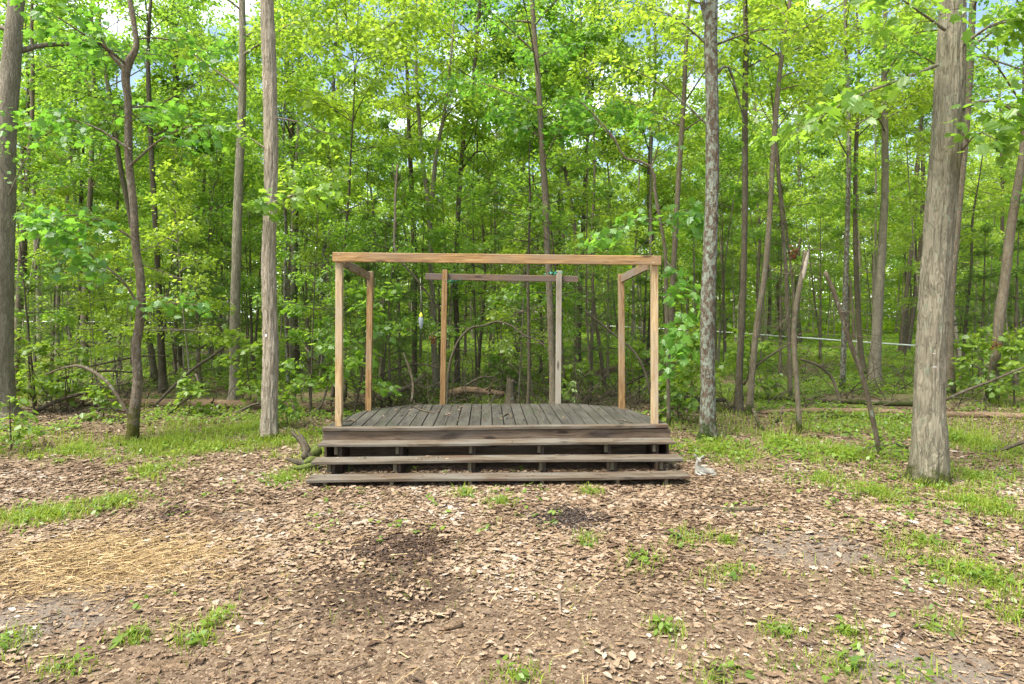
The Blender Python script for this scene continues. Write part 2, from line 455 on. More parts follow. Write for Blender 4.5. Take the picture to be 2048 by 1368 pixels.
def thin(acc, z0, keep, rng):
    for i in range(len(acc[0])):
        kp = (acc[0][i][:, 2] < z0) | (rng.uniform(0, 1, len(acc[0][i])) < keep)
        for q in range(4): acc[q][i] = acc[q][i][kp]
def newacc(): return ([], [], [], [])

def dead_twigs(rng, tr, path, rad, zlo, zhi, n, Lr=(.4, 1.3)):
    z = path[:, 2]
    for i in range(n):
        h = rng.uniform(zlo, zhi); k = int(np.clip(np.searchsorted(z, h), 1, len(z) - 1))
        tp = limb_path(rng, path[k], rng.uniform(0, 2 * PI), rng.normal(.05, .25), rng.uniform(*Lr), 5, rng.normal(-.2, .3), .18)
        V, f = tube(tp, np.linspace(.009, .002, 5), 3, cap=False); tr.add(V, f)
        for j in range(2):
            k2 = rng.integers(1, 4)
            d = tp[k2 + 1 if k2 < 4 else 4] - tp[k2]
            t2 = limb_path(rng, tp[k2], math.atan2(d[1], d[0]) + rng.choice([-1, 1]) * .7, rng.normal(0, .25), rng.uniform(.15, .45), 4, 0, .2)
            V, f = tube(t2, np.linspace(.005, .0015, 4), 3, cap=False); tr.add(V, f)

# ------------------------------------------------------------------ generic tree kinds (built at the origin, copied later)
def grow(rng, H, r0, lean=.05, wob=.05, n=None, top=.12):
    n = n or int(H / .5)
    z = np.linspace(0, H, n)
    a = rng.uniform(0, 2 * PI)
    wx = np.cumsum(rng.normal(0, wob, n)) * .5; wy = np.cumsum(rng.normal(0, wob, n)) * .5
    ker = np.ones(5) / 5
    wx = np.convolve(np.pad(wx, 2, 'edge'), ker, 'valid'); wy = np.convolve(np.pad(wy, 2, 'edge'), ker, 'valid')
    p = np.c_[wx - wx[0] + math.cos(a) * lean * z, wy - wy[0] + math.sin(a) * lean * z, z - .12]
    r = r0 * (1 - (1 - top) * (z / H) ** .9) * (1 + .45 * np.exp(-z / .22))
    return p, r

def tree_variant(seed, H, r0, h0, n_limbs, Lr, el, ls, nl, twigs, leafm, barkm, kind='diamond', lean=.05, wob=.05, sides=10, dead=24, spread=.3, fork=None, tilt=.42):
    rng = np.random.default_rng(seed)
    tr = MB(); cr = MB()
    p, r = grow(rng, H, r0, lean, wob)
    pp = resample(np.c_[p, r], len(p) * 2)
    V, f = tube(pp[:, :3], pp[:, 3], sides, .12, 2.2, 1.3, seed); tr.add(V, f)
    acc = newacc(); g = rng.uniform(0, 6)
    for i in range(n_limbs):
        t = (i + rng.uniform(0, 1)) / n_limbs; h = h0 + (H * .97 - h0) * t
        k = int(np.clip(np.searchsorted(p[:, 2], h), 1, len(p) - 1))
        g += 2.4 + rng.normal(0, .4)
        L = (Lr[0] + (Lr[1] - Lr[0]) * math.sin(PI * min(1, .25 + .75 * t)) ) * rng.uniform(.65, 1.2)
        path = limb_path(rng, p[k], g, el[0] + (el[1] - el[0]) * t + rng.normal(0, .12), L)
        add_limb(rng, tr, cr, path, max(.012, r[k] * .42), ls, nl, acc, twigs, spread=spread, tilt=tilt)
    dead_twigs(rng, tr, p, r, .8, max(1.5, h0 + 1), dead)
    thin(acc, 11., .30, rng)
    flush(cr, acc, kind, 0, rng)
    return tr.mesh('trunk', [barkm]), cr.mesh('crown', [leafm, M['twig']])

def make_root(name, label, cat, trme, crme, loc, rz=0., sc=1., group=None):
    r = thing(name, label, cat, loc, rz, group); r.scale = (sc, sc, sc)
    link(trme, 'trunk', r); link(crme, 'crown', r)
    return r

def pine_variant(seed, H, r0, spread_, n_need, nl=.10, low=.4):
    rng = np.random.default_rng(seed); tr = MB(); cr = MB()
    p, r = grow(rng, H, r0, .03, .02); pp = resample(np.c_[p, r], len(p) * 2)
    V, f = tube(pp[:, :3], pp[:, 3], 7, .1, 2., 1.5, seed); tr.add(V, f)
    tips = []; tdir = []
    h = low
    while h < H * .98:
        t = h / H; nb = rng.integers(4, 6); a0 = rng.uniform(0, 6)
        k = int(np.clip(np.searchsorted(p[:, 2], h), 1, len(p) - 1))
        for j in range(nb):
            L = max(.12, spread_ * (1 - t) ** .8 * rng.uniform(.6, 1.15))
            bp = limb_path(rng, p[k], a0 + j * 2 * PI / nb + rng.normal(0, .2),   .48 - .2 * (1 - t) + rng.normal(0, .16), L, 6, -.25 + rng.normal(0, .15), .07)
            V, f = tube(bp, np.linspace(max(.005, r[k] * .35), .002, 6), 3, cap=False); tr.add(V, f)
            if t < .22 and rng.uniform() < .55: continue      # bare lower branches
            m = int(6 + L * 10)
            for q in range(m):
                u = rng.uniform(.25, 1.) ; kk = min(int(u * 5), 4)
                pt = bp[kk] + (bp[kk + 1] - bp[kk]) * (u * 5 - kk); d = norm(bp[kk + 1] - bp[kk])
                sd = norm(np.cross(d, [0, 0, 1])) * rng.choice([-1, 1])
                e = rng.uniform(.0, .34) * (L / 1.2 + .3) * (1.1 - u * .6)
                tips.append(pt + sd * e + d * e * .7 + np.array([0, 0, rng.normal(0, .07)])); tdir.append(norm(d + sd * rng.uniform(.2, .9) + np.array([0, 0, rng.normal(.25, .35)])))
        h += rng.uniform(.22, .38)
    tips = np.array(tips); tdir = np.array(tdir); per = max(6, n_need // len(tips))
    pos = np.repeat(tips, per, 0) - np.repeat(tdir, per, 0) * rng.uniform(0, .10, (len(tips) * per, 1))
    d = np.repeat(tdir, per, 0) + rng.normal(0, .55, pos.shape); d /= np.linalg.norm(d, axis=1)[:, None]
    s = np.cross(d, rng.normal(0, 1, pos.shape)); s /= np.linalg.norm(s, axis=1)[:, None] + 1e-9
    L = nl * rng.uniform(.7, 1.2, (len(pos), 1))
    V = np.stack([pos + s * .0035, pos - s * .0035, pos + d * L + np.array([0, 0, -.012])], 1).reshape(-1, 3)
    f = np.arange(len(V)).reshape(-1, 3)
    rn = np.clip(np.repeat(rng.normal(.5, .25, len(tips)), per), 0, 1)
    cr.V.append(V); cr.F.append(f + cr.n); cr.M.append(np.zeros(len(f))); cr.R.append(rn); cr.S.append(np.zeros(len(f), bool)); cr.n += len(V)
    return tr.mesh('trunk', [M['bark_brown']]), cr.mesh('crown', [M['needle']])

# ================================================================== THE STAGE
WX = 'wood_'
M['deck'] = wood_mat('weathered_deck', 1, (.017, .015, .011), (.052, .046, .035), (.104, .093, .072), (.084, .078, .063), .35, .8, (.05, .055, .03))
M['tread'] = wood_mat('weathered_tread', 0, (.030, .021, .012), (.115, .085, .054), (.215, .172, .125), (.155, .14, .112), .45, .75, (.085, .045, .024))
M['fascia'] = wood_mat('brown_fascia', 0, (.05, .032, .019), (.155, .105, .064), (.26, .185, .12), (.16, .13, .10), .3, .75, (.03, .02, .014))
M['skirt'] = wood_mat('dark_skirt', 1, (.03, .02, .014), (.075, .05, .034), (.13, .09, .06), None, .4, .8)
M['block'] = wood_mat('step_block', 2, (.06, .045, .026), (.16, .125, .075), (.25, .21, .14), (.10, .09, .05), .4, .85)
M['post_pale'] = wood_mat('post_pale', 2, (.18, .105, .042), (.35, .24, .115), (.46, .35, .20), (.31, .26, .185), .45, .65)
M['post_warm'] = wood_mat('post_warm', 2, (.11, .055, .018), (.24, .140, .052), (.34, .22, .095), (.21, .17, .12), .3, .6, (.10, .05, .022))
M['post_grey'] = wood_mat('post_grey', 2, (.15, .12, .08), (.26, .215, .15), (.34, .29, .22), (.26, .235, .185), .7, .75)
M['beam'] = wood_mat('beam_warm', 0, (.11, .055, .018), (.275, .160, .058), (.39, .25, .11), (.19, .135, .085), .3, .6, (.13, .08, .05))
M['beam_red'] = wood_mat('beam_red', 0, (.06, .032, .017), (.14, .085, .050), (.21, .138, .088), (.10, .08, .066), .5, .7, (.07, .04, .03))
M['beam_side'] = wood_mat('beam_side', 1, (.09, .05, .026), (.19, .125, .07), (.28, .205, .128), (.17, .145, .115), .5, .7)

st = thing('wooden_stage', 'low weathered wooden stage with three long steps and open post and beam frame', 'stage', (-.167, 8.0, 0.0), .04)
srng = np.random.default_rng(5)
def outline(x):
    ax = abs(x)
    if ax <= 1.2: return 1.97
    if ax <= 1.93: return 1.97 + (1.456 - 1.97) * (ax - 1.2) / .73
    return max(.10, 1.456 * (2.157 - ax) / .227)
ZD = .539
mb = MB(); nb = 29; w = 4.30 / nb
for i in range(nb):
    x0 = -2.15 + i * w + srng.uniform(.003, .007); x1 = -2.15 + (i + 1) * w - srng.uniform(.003, .007)
    dz = srng.normal(0, .003); cup = srng.normal(0, .003); rn = np.clip(srng.normal(.5, .3), 0, 1)
    def jit(V, dz=dz, cup=cup, x0=x0, x1=x1):
        V = V.copy(); far = V[:, 1] > .5
        for q in np.where(far)[0]: V[q, 1] = outline(V[q, 0]) + (V[q, 1] - 1.)
        V[:, 2] += dz + cup * (V[:, 0] - x0) / (x1 - x0) 
        return V
    box(mb, x0, x1, .082, 1., ZD - .036, ZD, rn, .004, 0, jit)
mb.build('deck', M['deck'], st)
def warp_board(amp, ph, lift=0.):
    def j(V):
        V = V.copy(); V[:, 2] += amp * np.sin(V[:, 0] * 1.7 + ph) + lift * np.clip((V[:, 0] - .9) / 1.2, 0, 1) ** 2
        return V
    return j
def long_board(mb, x0, x1, y0, y1, z0, z1, amp=.003, ph=0., lift=0., rnd=.4, n=14):
    """one long plank split lengthwise so that it can bow"""
    xs = np.linspace(x0, x1, n); b = .005
    prof = np.array([(y0, z0 + b), (y0 + b, z0), (y1 - b, z0), (y1, z0 + b), (y1, z1 - b), (y1 - b, z1), (y0 + b, z1), (y0, z1 - b)])
    V = np.concatenate([np.c_[np.full(8, x), prof] for x in xs]); V = warp_board(amp, ph, lift)(V)
    V[:, 1] += .4 * amp * np.sin(V[:, 0] * 2.3 + ph * 3)
    i = np.arange(n - 1)[:, None] * 8; j = np.arange(8)[None]; j2 = (j + 1) % 8
    Q = np.stack([i + j, i + 8 + j, i + 8 + j2, i + j2], -1).reshape(-1, 4)
    mb.add(V, [Q, np.array([list(range(8))]), np.array([[(n - 1) * 8 + k for k in range(7, -1, -1)]])], 0, rnd, smooth=False)
mb = MB(); long_board(mb, -2.16, 2.12, -.035, .078, ZD - .04, ZD + .001, .004, .4, .014, .6); mb.build('edge_board', M['tread'], st)
mb = MB(); long_board(mb, -2.155, 2.155, -.002, .038, .36, .494, .002, 1., 0, .45); mb.build('fascia', M['fascia'], st)
# skirts round the sides and the back
def skirt(p, q, z0, z1, t=.035):
    p = np.array(p, float); q = np.array(q, float); L = np.linalg.norm(q - p)
    m_ = MB(); box(m_, -t, 0, 0, L, z0, z1, float(srng.uniform()), .004)
    o = m_.build('skirt_board', M['skirt'], st); o.location = (p[0], p[1], 0); o.rotation_euler = (0, 0, math.atan2(q[1] - p[1], q[0] - p[0]) - PI / 2)
for a, b in (((2.15, .04), (1.925, 1.44)), ((1.91, 1.46), (1.21, 1.95)), ((1.19, 1.965), (-1.19, 1.965)), ((-1.21, 1.95), (-1.91, 1.46)), ((-1.925, 1.44), (-2.15, .04))):
    skirt(a, b, .10, .496)
mb = MB(); long_board(mb, -2.10, 2.10, .30, .335, .02, .25, .002, 1., 0, .3); mb.build('riser_board', M['fascia'], st)
# treads (three long steps) and the blocks that carry them
TR = [(-.255, .385), (-.545, .247), (-.80, .103)]
for i, (yf, zt) in enumerate(TR):
    mb = MB(); long_board(mb, -2.15 + srng.normal(0, .006), 2.15 + srng.normal(0, .006), yf, yf + .245, zt - .036, zt, .004, i * 1.7, .0, .3 + .2 * i); mb.build('tread', M['tread'], st)
xs_ = [-1.947, -1.213, -.345, .487, 1.32, 1.904]
for i, (yf, zt) in enumerate(TR):
    ztop = zt - .037
    for j, x in enumerate(xs_):
        zb = (TR[i + 1][1] + .001) if i < 2 else -.08
        mb = MB(); xx = x + srng.normal(0, .008); y0 = yf + (.05 if i < 2 else .03)
        box(mb, xx - .020, xx + .020, y0, y0 + .085, zb, ztop, float(srng.uniform()), .003)
        # the bearer running back under the stage
        mb.build('step_block', M['block'], st)
        if i < 2:
            mb = MB(); box(mb, xx + .022, xx + .062, y0 + .03, .29, -.06, ztop - .002, float(srng.uniform()), .003); mb.build('step_bearer', M['skirt'], st)
# posts
def post(x, y, z0, z1, m, lx=0., ly=0., s=.041):
    m_ = MB(); rn = float(srng.uniform())
    def j(V):
        V = V.copy(); t = (V[:, 2] - z0) / (z1 - z0); V[:, 0] += lx * t; V[:, 1] += ly * t; return V
    box(m_, -s, s, -s, s, z0, z1, rn, .005, 0, j)
    o = m_.build('post', m, st); o.location = (x, y, 0)
post(-1.976, .083, ZD, 2.60, M['post_pale'], .004)
post(1.976, .083, ZD, 2.56, M['post_pale'], -.004)
post(-1.853, 1.40, ZD - .01, 2.543, M['post_warm'], .028)
post(1.838, 1.40, ZD - .01, 2.515, M['post_warm'], -.012)
post(-.837, 2.025, .0, 2.61, M['post_warm'], .045)
post(.965, 2.025, .0, 2.60, M['post_grey'], .018)
M['nail'] = plain('nail_metal', (.42, .41, .38), .4, .2)
def beam(p, q, h, t, m, rn, name='beam'):
    """beam with its lower edge running p -> q"""
    p = np.array(p, float); q = np.array(q, float); d = q - p; L = np.linalg.norm(d)
    m_ = MB()
    ax = 0 if abs(d[0]) > abs(d[1]) else 1
    if ax == 0:
        box(m_, 0, L, -t / 2, t / 2, 0, h, rn, .005)
        if L > 3:
            for (u, w_) in ((.055, .03), (.075, .088), (L - .07, .09), (L - .10, .028)): box(m_, u - .005, u + .005, -t / 2 - .003, -t / 2 + .001, w_ - .005, w_ + .005, .5, .001, 1)
    else: box(m_, -t / 2, t / 2, 0, L, 0, h, rn, .005)
    o = m_.build(name, [m, M['nail']], st); o.location = p.tolist()
    if ax == 0: o.rotation_euler = (0, -math.asin(d[2] / L), math.atan2(d[1], d[0]))
    else: o.rotation_euler = (math.asin(d[2] / L), 0, math.atan2(d[1], d[0]) - PI / 2)
    return o
beam((-2.04, .018, 2.574), (2.04, .018, 2.545), .116, .040, M['beam'], .35)
beam((-1.10, 2.092, 2.462), (1.29, 2.092, 2.425), .098, .040, M['beam_red'], .6)
beam((-1.93, .128, 2.515), (-1.852, 1.355, 2.425), .108, .038, M['beam_side'], .2)
beam((1.90, .128, 2.49), (1.832, 1.355, 2.39), .112, .038, M['beam_side'], .7)

# ================================================================== GROUND
def smooth_axis(a, b, c, n):      # dense near c
    t = np.linspace(-1, 1, n); s = np.sinh(t * 3.2) / math.sinh(3.2)
    return np.where(s < 0, c + s * (c - a), c + s * (b - c))
gxs = smooth_axis(-130, 130, 0, 220); gys = smooth_axis(-25, 190, 7., 240)
GX, GY = np.meshgrid(gxs, gys)
GZ = gz(GX, GY)
n_, m_ = GX.shape
ii = (np.arange(n_ - 1)[:, None] * m_ + np.arange(m_ - 1)[None]).ravel()
gme = np_mesh('ground', np.stack([GX, GY, GZ], -1).reshape(-1, 3), [np.stack([ii, ii + 1, ii + m_ + 1, ii + m_], -1)], [], smooth=True)
def ell(px, py, rx, ry):
    c = GP(px, py); d0 = HC * F / (py - ry - HY); d1 = HC * F / (py + ry - HY)
    return (c[0], (d0 + d1) / 2, rx / F * c[1], (d0 - d1) / 2)
PATCH = {'mulch': [ell(815, 1095, 120, 40), ell(770, 1190, 190, 60), ell(350, 1030, 26, 12)],
         'seed': [ell(1140, 1040, 95, 26)],
         'straw': [ell(190, 1128, 280, 66)],
         'grey': [ell(500, 1036, 75, 16), ell(1620, 1095, 150, 45), ell(1850, 1345, 180, 60), ell(60, 1250, 150, 60)],
         'bare': [ell(800, 1320, 900, 120), ell(1620, 1150, 200, 90)]}
def in_patch(x, y, key):
    r = np.zeros_like(np.asarray(x, float))
    for (cx, cy, rx, ry) in PATCH[key]:
        q = np.hypot((x - cx) / rx, (y - cy) / ry) + (n2(x, y, 3., 21) - .5) * .9
        r = np.maximum(r, np.clip((1.15 - q) / .5, 0, 1))
    return r
m, nt, out = newmat('forest_floor'); k = NT(nt); co = k.obj()
sep = k.n('ShaderNodeSeparateXYZ'); k.l(co, sep.inputs[0])
nbig = k.noise(co, 1.1, 4., .6); nmid = k.noise(co, 7., 5., .65); nfine = k.noise(co, 60., 6., .7); vf = k.n('ShaderNodeTexVoronoi'); vf.inputs['Scale'].default_value = 34.; k.l(co, vf.inputs['Vector'])
vr = k.n('ShaderNodeSeparateColor'); k.l(vf.outputs['Color'], vr.inputs[0])
col = k.ramp(k.math('ADD', k.math('MULTIPLY', nfine, .6), k.math('MULTIPLY', vr.outputs[0], .4)), [(.2, (.07, .045, .027)), (.5, (.205, .143, .088)), (.8, (.38, .29, .195))])
col = k.mix(k.mapr(nmid, .35, .7, 0., .6), col, (.17, .118, .080))
def shader_mask(key, edge=.5):
    res = None
    for (cx, cy, rx, ry) in PATCH[key]:
        mp = k.n('ShaderNodeVectorMath', operation='SUBTRACT'); k.l(co, mp.inputs[0]); mp.inputs[1].default_value = (cx, cy, 0)
        m2 = k.n('ShaderNodeVectorMath', operation='MULTIPLY'); k.l(mp.outputs[0], m2.inputs[0]); m2.inputs[1].default_value = (1 / rx, 1 / ry, 0)
        ln = k.n('ShaderNodeVectorMath', operation='LENGTH'); k.l(m2.outputs[0], ln.inputs[0])
        v = k.math('ADD', ln.outputs['Value'], k.math('MULTIPLY', k.math('SUBTRACT', k.noise(co, 4., 5., .7), .5), 1.4))
        mk = k.mapr(v, 1.1, 1.1 - edge, 0., 1.)
        res = mk if res is None else k.math('MAXIMUM', res, mk)
    return res
col = k.mix(k.math('MULTIPLY', shader_mask('grey'), .7), col, k.mix(nfine, (.15, .125, .10), (.30, .26, .215)))
col = k.mix(k.math('MULTIPLY', shader_mask('straw'), .55), col, k.mix(nfine, (.16, .10, .045), (.36, .26, .12)))
col = k.mix(k.math('MULTIPLY', shader_mask('mulch'), .6), col, k.mix(nfine, (.02, .013, .009), (.085, .052, .034)))
col = k.mix(k.math('MULTIPLY', shader_mask('seed'), .85), col, k.mix(nfine, (.018, .015, .013), (.07, .055, .045)))
far = k.mapr(sep.outputs[1], 9., 15.)
gm = k.math('MULTIPLY', far, k.mapr(k.math('ADD', nbig, k.math('MULTIPLY', nmid, .4)), .58, .82))
col = k.mix(k.math('MULTIPLY', gm, .85), col, k.mix(nfine, (.035, .07, .010), (.12, .19, .025)))
col = k.mix(1., col, (.76, .76, .76), 'MULTIPLY')
p = k.n('ShaderNodeBsdfPrincipled'); p.inputs['Roughness'].default_value = .95; p.inputs['Specular IOR Level'].default_value = .1; k.l(col, p.inputs['Base Color'])
b = k.n('ShaderNodeBump'); b.inputs['Strength'].default_value = .9; b.inputs['Distance'].default_value = .03
k.l(k.math('ADD', k.math('MULTIPLY', nfine, .6), k.math('MULTIPLY', nmid, .6)), b.inputs['Height']); k.l(b.outputs[0], p.inputs['Normal']); k.l(p.outputs[0], out.inputs[0])
gme.materials.append(m); ground = link(gme, 'ground'); ground['kind'] = 'structure'

# ------------------------------------------------------------------ litter, grass, straw, ground cover (nobody could count them)
def scatter(rng, n, d0, d1, pw=1.0, ov=1.0):
    d = (rng.uniform(0, 1, n) * (d1 ** (pw + 1) - d0 ** (pw + 1)) + d0 ** (pw + 1)) ** (1 / (pw + 1))
    x = rng.uniform(-1, 1, n) * (d * .80 + ov)
    return x, d
def under_stage(x, y):
    return (np.abs(x + .2) < 2.1) & (y > 8.02) & (y < 9.9)
lrng = np.random.default_rng(77)
GRASSP = [(100, 1030, 130, 24), (215, 1008, 90, 18), (330, 890, 110, 34), (480, 865, 90, 28), (570, 960, 50, 26), (300, 945, 60, 22), (140, 905, 80, 22),
          (1930, 1150, 150, 42), (1850, 1085, 90, 26), (1960, 1015, 110, 50), (1990, 900, 100, 60), (1455, 1085, 26, 14), (1275, 1118, 30, 16), (1168, 1085, 20, 14),
          (1365, 1082, 42, 18), (1470, 1150, 55, 28), (1700, 1345, 160, 40), (1440, 1352, 70, 26), (1040, 1355, 40, 16), (430, 1250, 22, 18), (390, 1285, 22, 14), (925, 990, 20, 10), (1180, 988, 18, 10),
          (1000, 1012, 22, 8), (1440, 905, 70, 28), (1560, 890, 60, 26), (1700, 915, 110, 30), (1650, 960, 80, 20), (1760, 990, 70, 24), (640, 905, 40, 30), (590, 880, 60, 24),
          (130, 1340, 60, 14), (1690, 1270, 20, 10), (1330, 1265, 20, 10), (270, 1275, 22, 14), (20, 1290, 30, 20), (2030, 1240, 40, 30), (1560, 1270, 30, 12), (1870, 1260, 60, 16), (538, 882, 46, 9), (262, 890, 40, 8), (1420, 886, 44, 9), (1862, 975, 90, 10), (2000, 1180, 90, 60), (1960, 960, 120, 26), (60, 1040, 110, 24), (420, 900, 120, 18)]
GE = [ell(*g) for g in GRASSP]
def grass_mask(x, y):
    r = np.zeros_like(x)
    for (cx, cy, rx, ry) in GE:
        r = np.maximum(r, np.clip(1.2 - np.hypot((x - cx) / rx, (y - cy) / ry), 0, 1))
    return r
mb = MB()
for (n, d0, d1, s0, s1) in ((34000, 2.9, 5.0, .008, .050), (135000, 4.8, 8.2, .013, .066), (50000, 8.0, 13., .026, .082), (18000, 13., 30., .06, .13)):
    x, y = scatter(lrng, n, d0, d1)
    bare = in_patch(x, y, 'bare'); dens = .15 + .75 * n2(x, y, .9, 31) + .4 * n2(x, y, 3.2, 32)
    dens = dens * (1 - .72 * bare) * (1 - .8 * in_patch(x, y, 'straw')) * (1 - .7 * in_patch(x, y, 'mulch')) * (1 - .65 * in_patch(x, y, 'grey')) * (1 - .55 * in_patch(x, y, 'seed')) * (1 - .5 * np.clip(grass_mask(x, y), 0, 1))
    if d0 > 12: dens *= .35 + .5 * (n2(x, y, .35, 8) > .5)
    elif d0 > 7.5: dens *= np.where(y > 9.5, .95, 1.1)
    keep = (lrng.uniform(0, 1, n) < dens) & ~under_stage(x, y)
    x, y = x[keep], y[keep]; N = len(x)
    pos = np.c_[x, y, gz(x, y) + lrng.uniform(.002, .014, N)]
    az = lrng.uniform(0, 2 * PI, N); dv = np.c_[np.cos(az), np.sin(az), lrng.normal(.02, .11, N)]
    nr = np.c_[lrng.normal(0, .17, N), lrng.normal(0, .17, N), np.ones(N)]
    sz = (s0 + (s1 - s0) * lrng.uniform(0, 1, N) ** 1.5) * np.where(lrng.uniform(0, 1, N) < .15, 1.25, 1.)
    T0 = TPL['oval'][0].copy(); 
    TPL['litter'] = (np.c_[T0[:, :2] * [1, 1.0], np.array([0, .07, .09, -.02, .09, .07])], TPL['oval'][1])
    cl = n2(x, y, 1.3, 41)
    rn = np.clip(lrng.beta(1.9, 1.9, N) + (cl - .5) * .45 + (n2(x, y, 4.5, 42) - .5) * .35, 0, 1)
    hh = np.array([(0, 0), (.12, .10), (.2, .25), (.3, .13), (.42, .33), (.52, .16), (.65, .30), (.74, .13), (.86, .17), (1, 0)], float)
    o2 = np.vstack([hh, hh[1:-1] * [1, -1]]); TPL['oakleaf'] = (np.c_[o2,   .26 * np.abs(o2[:, 1]) ** 1.3 + .06 * (o2[:, 0] - .5) ** 2], [np.arange(10)[None, ::-1], np.r_[0, np.arange(10, 18), 9][None]])
    big = (sz > s0 + .35 * (s1 - s0)) & (y < 9.5) & (lrng.uniform(0, 1, N) < .8)
    for q_, kn, wp in ((big, 'oakleaf', .014), (~big, 'litter', .05)):
        leaves(mb, pos[q_], dv[q_], nr[q_], sz[q_] * (1.25 if kn == 'oakleaf' else 1.), kn, 0, lrng, rn[q_], wp)
# pale matted leaves in small heaps
for (px, py, nn) in ((490, 1075, 60), (615, 1112, 70), (640, 1098, 40), (812, 1183, 70), (835, 1237, 50), (950, 1118, 40), (505, 1092, 40), (470, 1130, 40), (1180, 1140, 40), (700, 1130, 60), (1230, 1330, 30), (1010, 1295, 25)):
    c = GP(px, py); x = c[0] + lrng.normal(0, .09, nn); y = c[1] + lrng.normal(0, .07, nn); az = lrng.uniform(0, 2 * PI, nn)
    leaves(mb, np.c_[x, y, gz(x, y) + lrng.uniform(.008, .025, nn)], np.c_[np.cos(az), np.sin(az), lrng.normal(0, .1, nn)], np.c_[lrng.normal(0, .2, (nn, 2)), np.ones(nn)], lrng.uniform(.03, .075, nn), 'litter', 0, lrng, lrng.uniform(.5, .92, nn), .05)
# fine broken crumbs
x, y = scatter(lrng, 190000, 2.9, 8.5, .6)
keep = (lrng.uniform(0, 1, len(x)) < .40 + .5 * in_patch(x, y, 'bare') + .2 * in_patch(x, y, 'grey') - .2 * in_patch(x, y, 'mulch')) & ~under_stage(x, y); x, y = x[keep], y[keep]; N = len(x)
az = lrng.uniform(0, 2 * PI, N)
leaves(mb, np.c_[x, y, gz(x, y) + .004], np.c_[np.cos(az), np.sin(az), lrng.normal(0, .2, N)], np.c_[lrng.normal(0, .4, (N, 2)), np.ones(N)], (.005 + .024 * lrng.uniform(0, 1, N) ** 2), 'diamond', 0, lrng, np.clip(lrng.beta(1.5, 2.2, N), 0, 1), .05)
# leaves lying on the deck and the steps
N = 70; x = lrng.uniform(-2., 1.7, N); y = 8.1 + lrng.uniform(0, 1, N) ** .6 * 1.7
x = np.where(lrng.uniform(0, 1, N) < .45, lrng.uniform(-1.5, -.3, N), x); az = lrng.uniform(0, 2 * PI, N)
leaves(mb, np.c_[x, y, np.full(N, ZD + .010)], np.c_[np.cos(az), np.sin(az), np.zeros(N)], np.c_[lrng.normal(0, .2, (N, 2)), np.ones(N)], lrng.uniform(.025, .06, N), 'litter', 0, lrng, lrng.uniform(.1, .7, N), .05)
for (yf, zt) in TR:
    N = 16; x = lrng.uniform(-2.1, 1.7, N); az = lrng.uniform(0, 2 * PI, N)
    leaves(mb, np.c_[x, 8 + yf + lrng.uniform(.03, .2, N) + .04 * x, np.full(N, zt + .008)], np.c_[np.cos(az), np.sin(az), np.zeros(N)], np.c_[lrng.normal(0, .2, (N, 2)), np.ones(N)], lrng.uniform(.02, .05, N), 'litter', 0, lrng, lrng.uniform(.2, .9, N), .05)
M['litter'] = litter_mat('litter', [(0., (.045, .026, .014)), (.2, (.135, .082, .045)), (.42, (.26, .175, .102)), (.68, (.38, .275, .175)), (.9, (.45, .345, .245)), (1., (.53, .46, .38))])
tag(mb.build('leaf_litter', M['litter']), 'brown and tan fallen leaves carpeting the clearing', 'leaf litter', kind='stuff')

# straw
mb = MB(); N = 7600
c = PATCH['straw'][0]; x = c[0] + lrng.normal(0, .55, N) * c[2]; y = c[1] + lrng.normal(0, .52, N) * c[3]
keep = (y > 2.9); x, y = x[keep], y[keep]
x2, y2 = scatter(lrng, 900, 2.9, 6.); x = np.r_[x, x2]; y = np.r_[y, y2]; N = len(x)
az = lrng.normal(.35, .8, N); L = lrng.uniform(.02, .15, N); wd = lrng.uniform(.0010, .0024, N)
dv = np.c_[np.cos(az), np.sin(az), lrng.normal(0, .10, N)]; sd = np.c_[-np.sin(az), np.cos(az), lrng.normal(0, .5, N)]
p0 = np.c_[x, y, gz(x, y) + lrng.uniform(.006, .028, N)]
V = np.stack([p0 - sd * wd[:, None], p0 + sd * wd[:, None], p0 + dv * L[:, None] + sd * wd[:, None], p0 + dv * L[:, None] - sd * wd[:, None]], 1).reshape(-1, 3)
mb.add(V, [np.arange(len(V)).reshape(-1, 4)], 0, lrng.uniform(0, 1, N), smooth=False)
M['straw'] = litter_mat('straw', [(0., (.22, .13, .05)), (.5, (.48, .325, .14)), (1., (.66, .50, .25))])
tag(mb.build('straw', M['straw']), 'scattered yellow straw over bare soil at the left', 'straw', kind='stuff')

# twigs and bark crumbs lying about
mb = MB(); N = 2000
x, y = scatter(lrng, N, 2.9, 14.)
for i in range(N):
    if under_stage(x[i:i+1], y[i:i+1])[0]: continue
    L = lrng.uniform(.03, .22) * (1.6 if lrng.uniform() < .1 else 1); a = lrng.uniform(0, 2 * PI)
    tt = np.linspace(0, 1, 4)[:, None]
    pts = np.c_[x[i], y[i], gz(x[i:i+1], y[i:i+1])[0] + lrng.uniform(.008, .03)] + tt * L * np.array([[math.cos(a), math.sin(a), lrng.normal(0, .05)]]) + lrng.normal(0, L * .03, (4, 3))
    V, f = tube(pts, np.linspace(.0045, .002, 4) * lrng.uniform(.6, 1.6), 4, cap=False); mb.add(V, f, 0, lrng.uniform(0, .8))
M['twiglit'] = litter_mat('twig_litter', [(0., (.03, .02, .014)), (.5, (.12, .08, .055)), (1., (.28, .22, .17))])
tag(mb.build('twig_litter', M['twiglit']), 'small dead twigs strewn among the fallen leaves', 'twigs', kind='stuff')
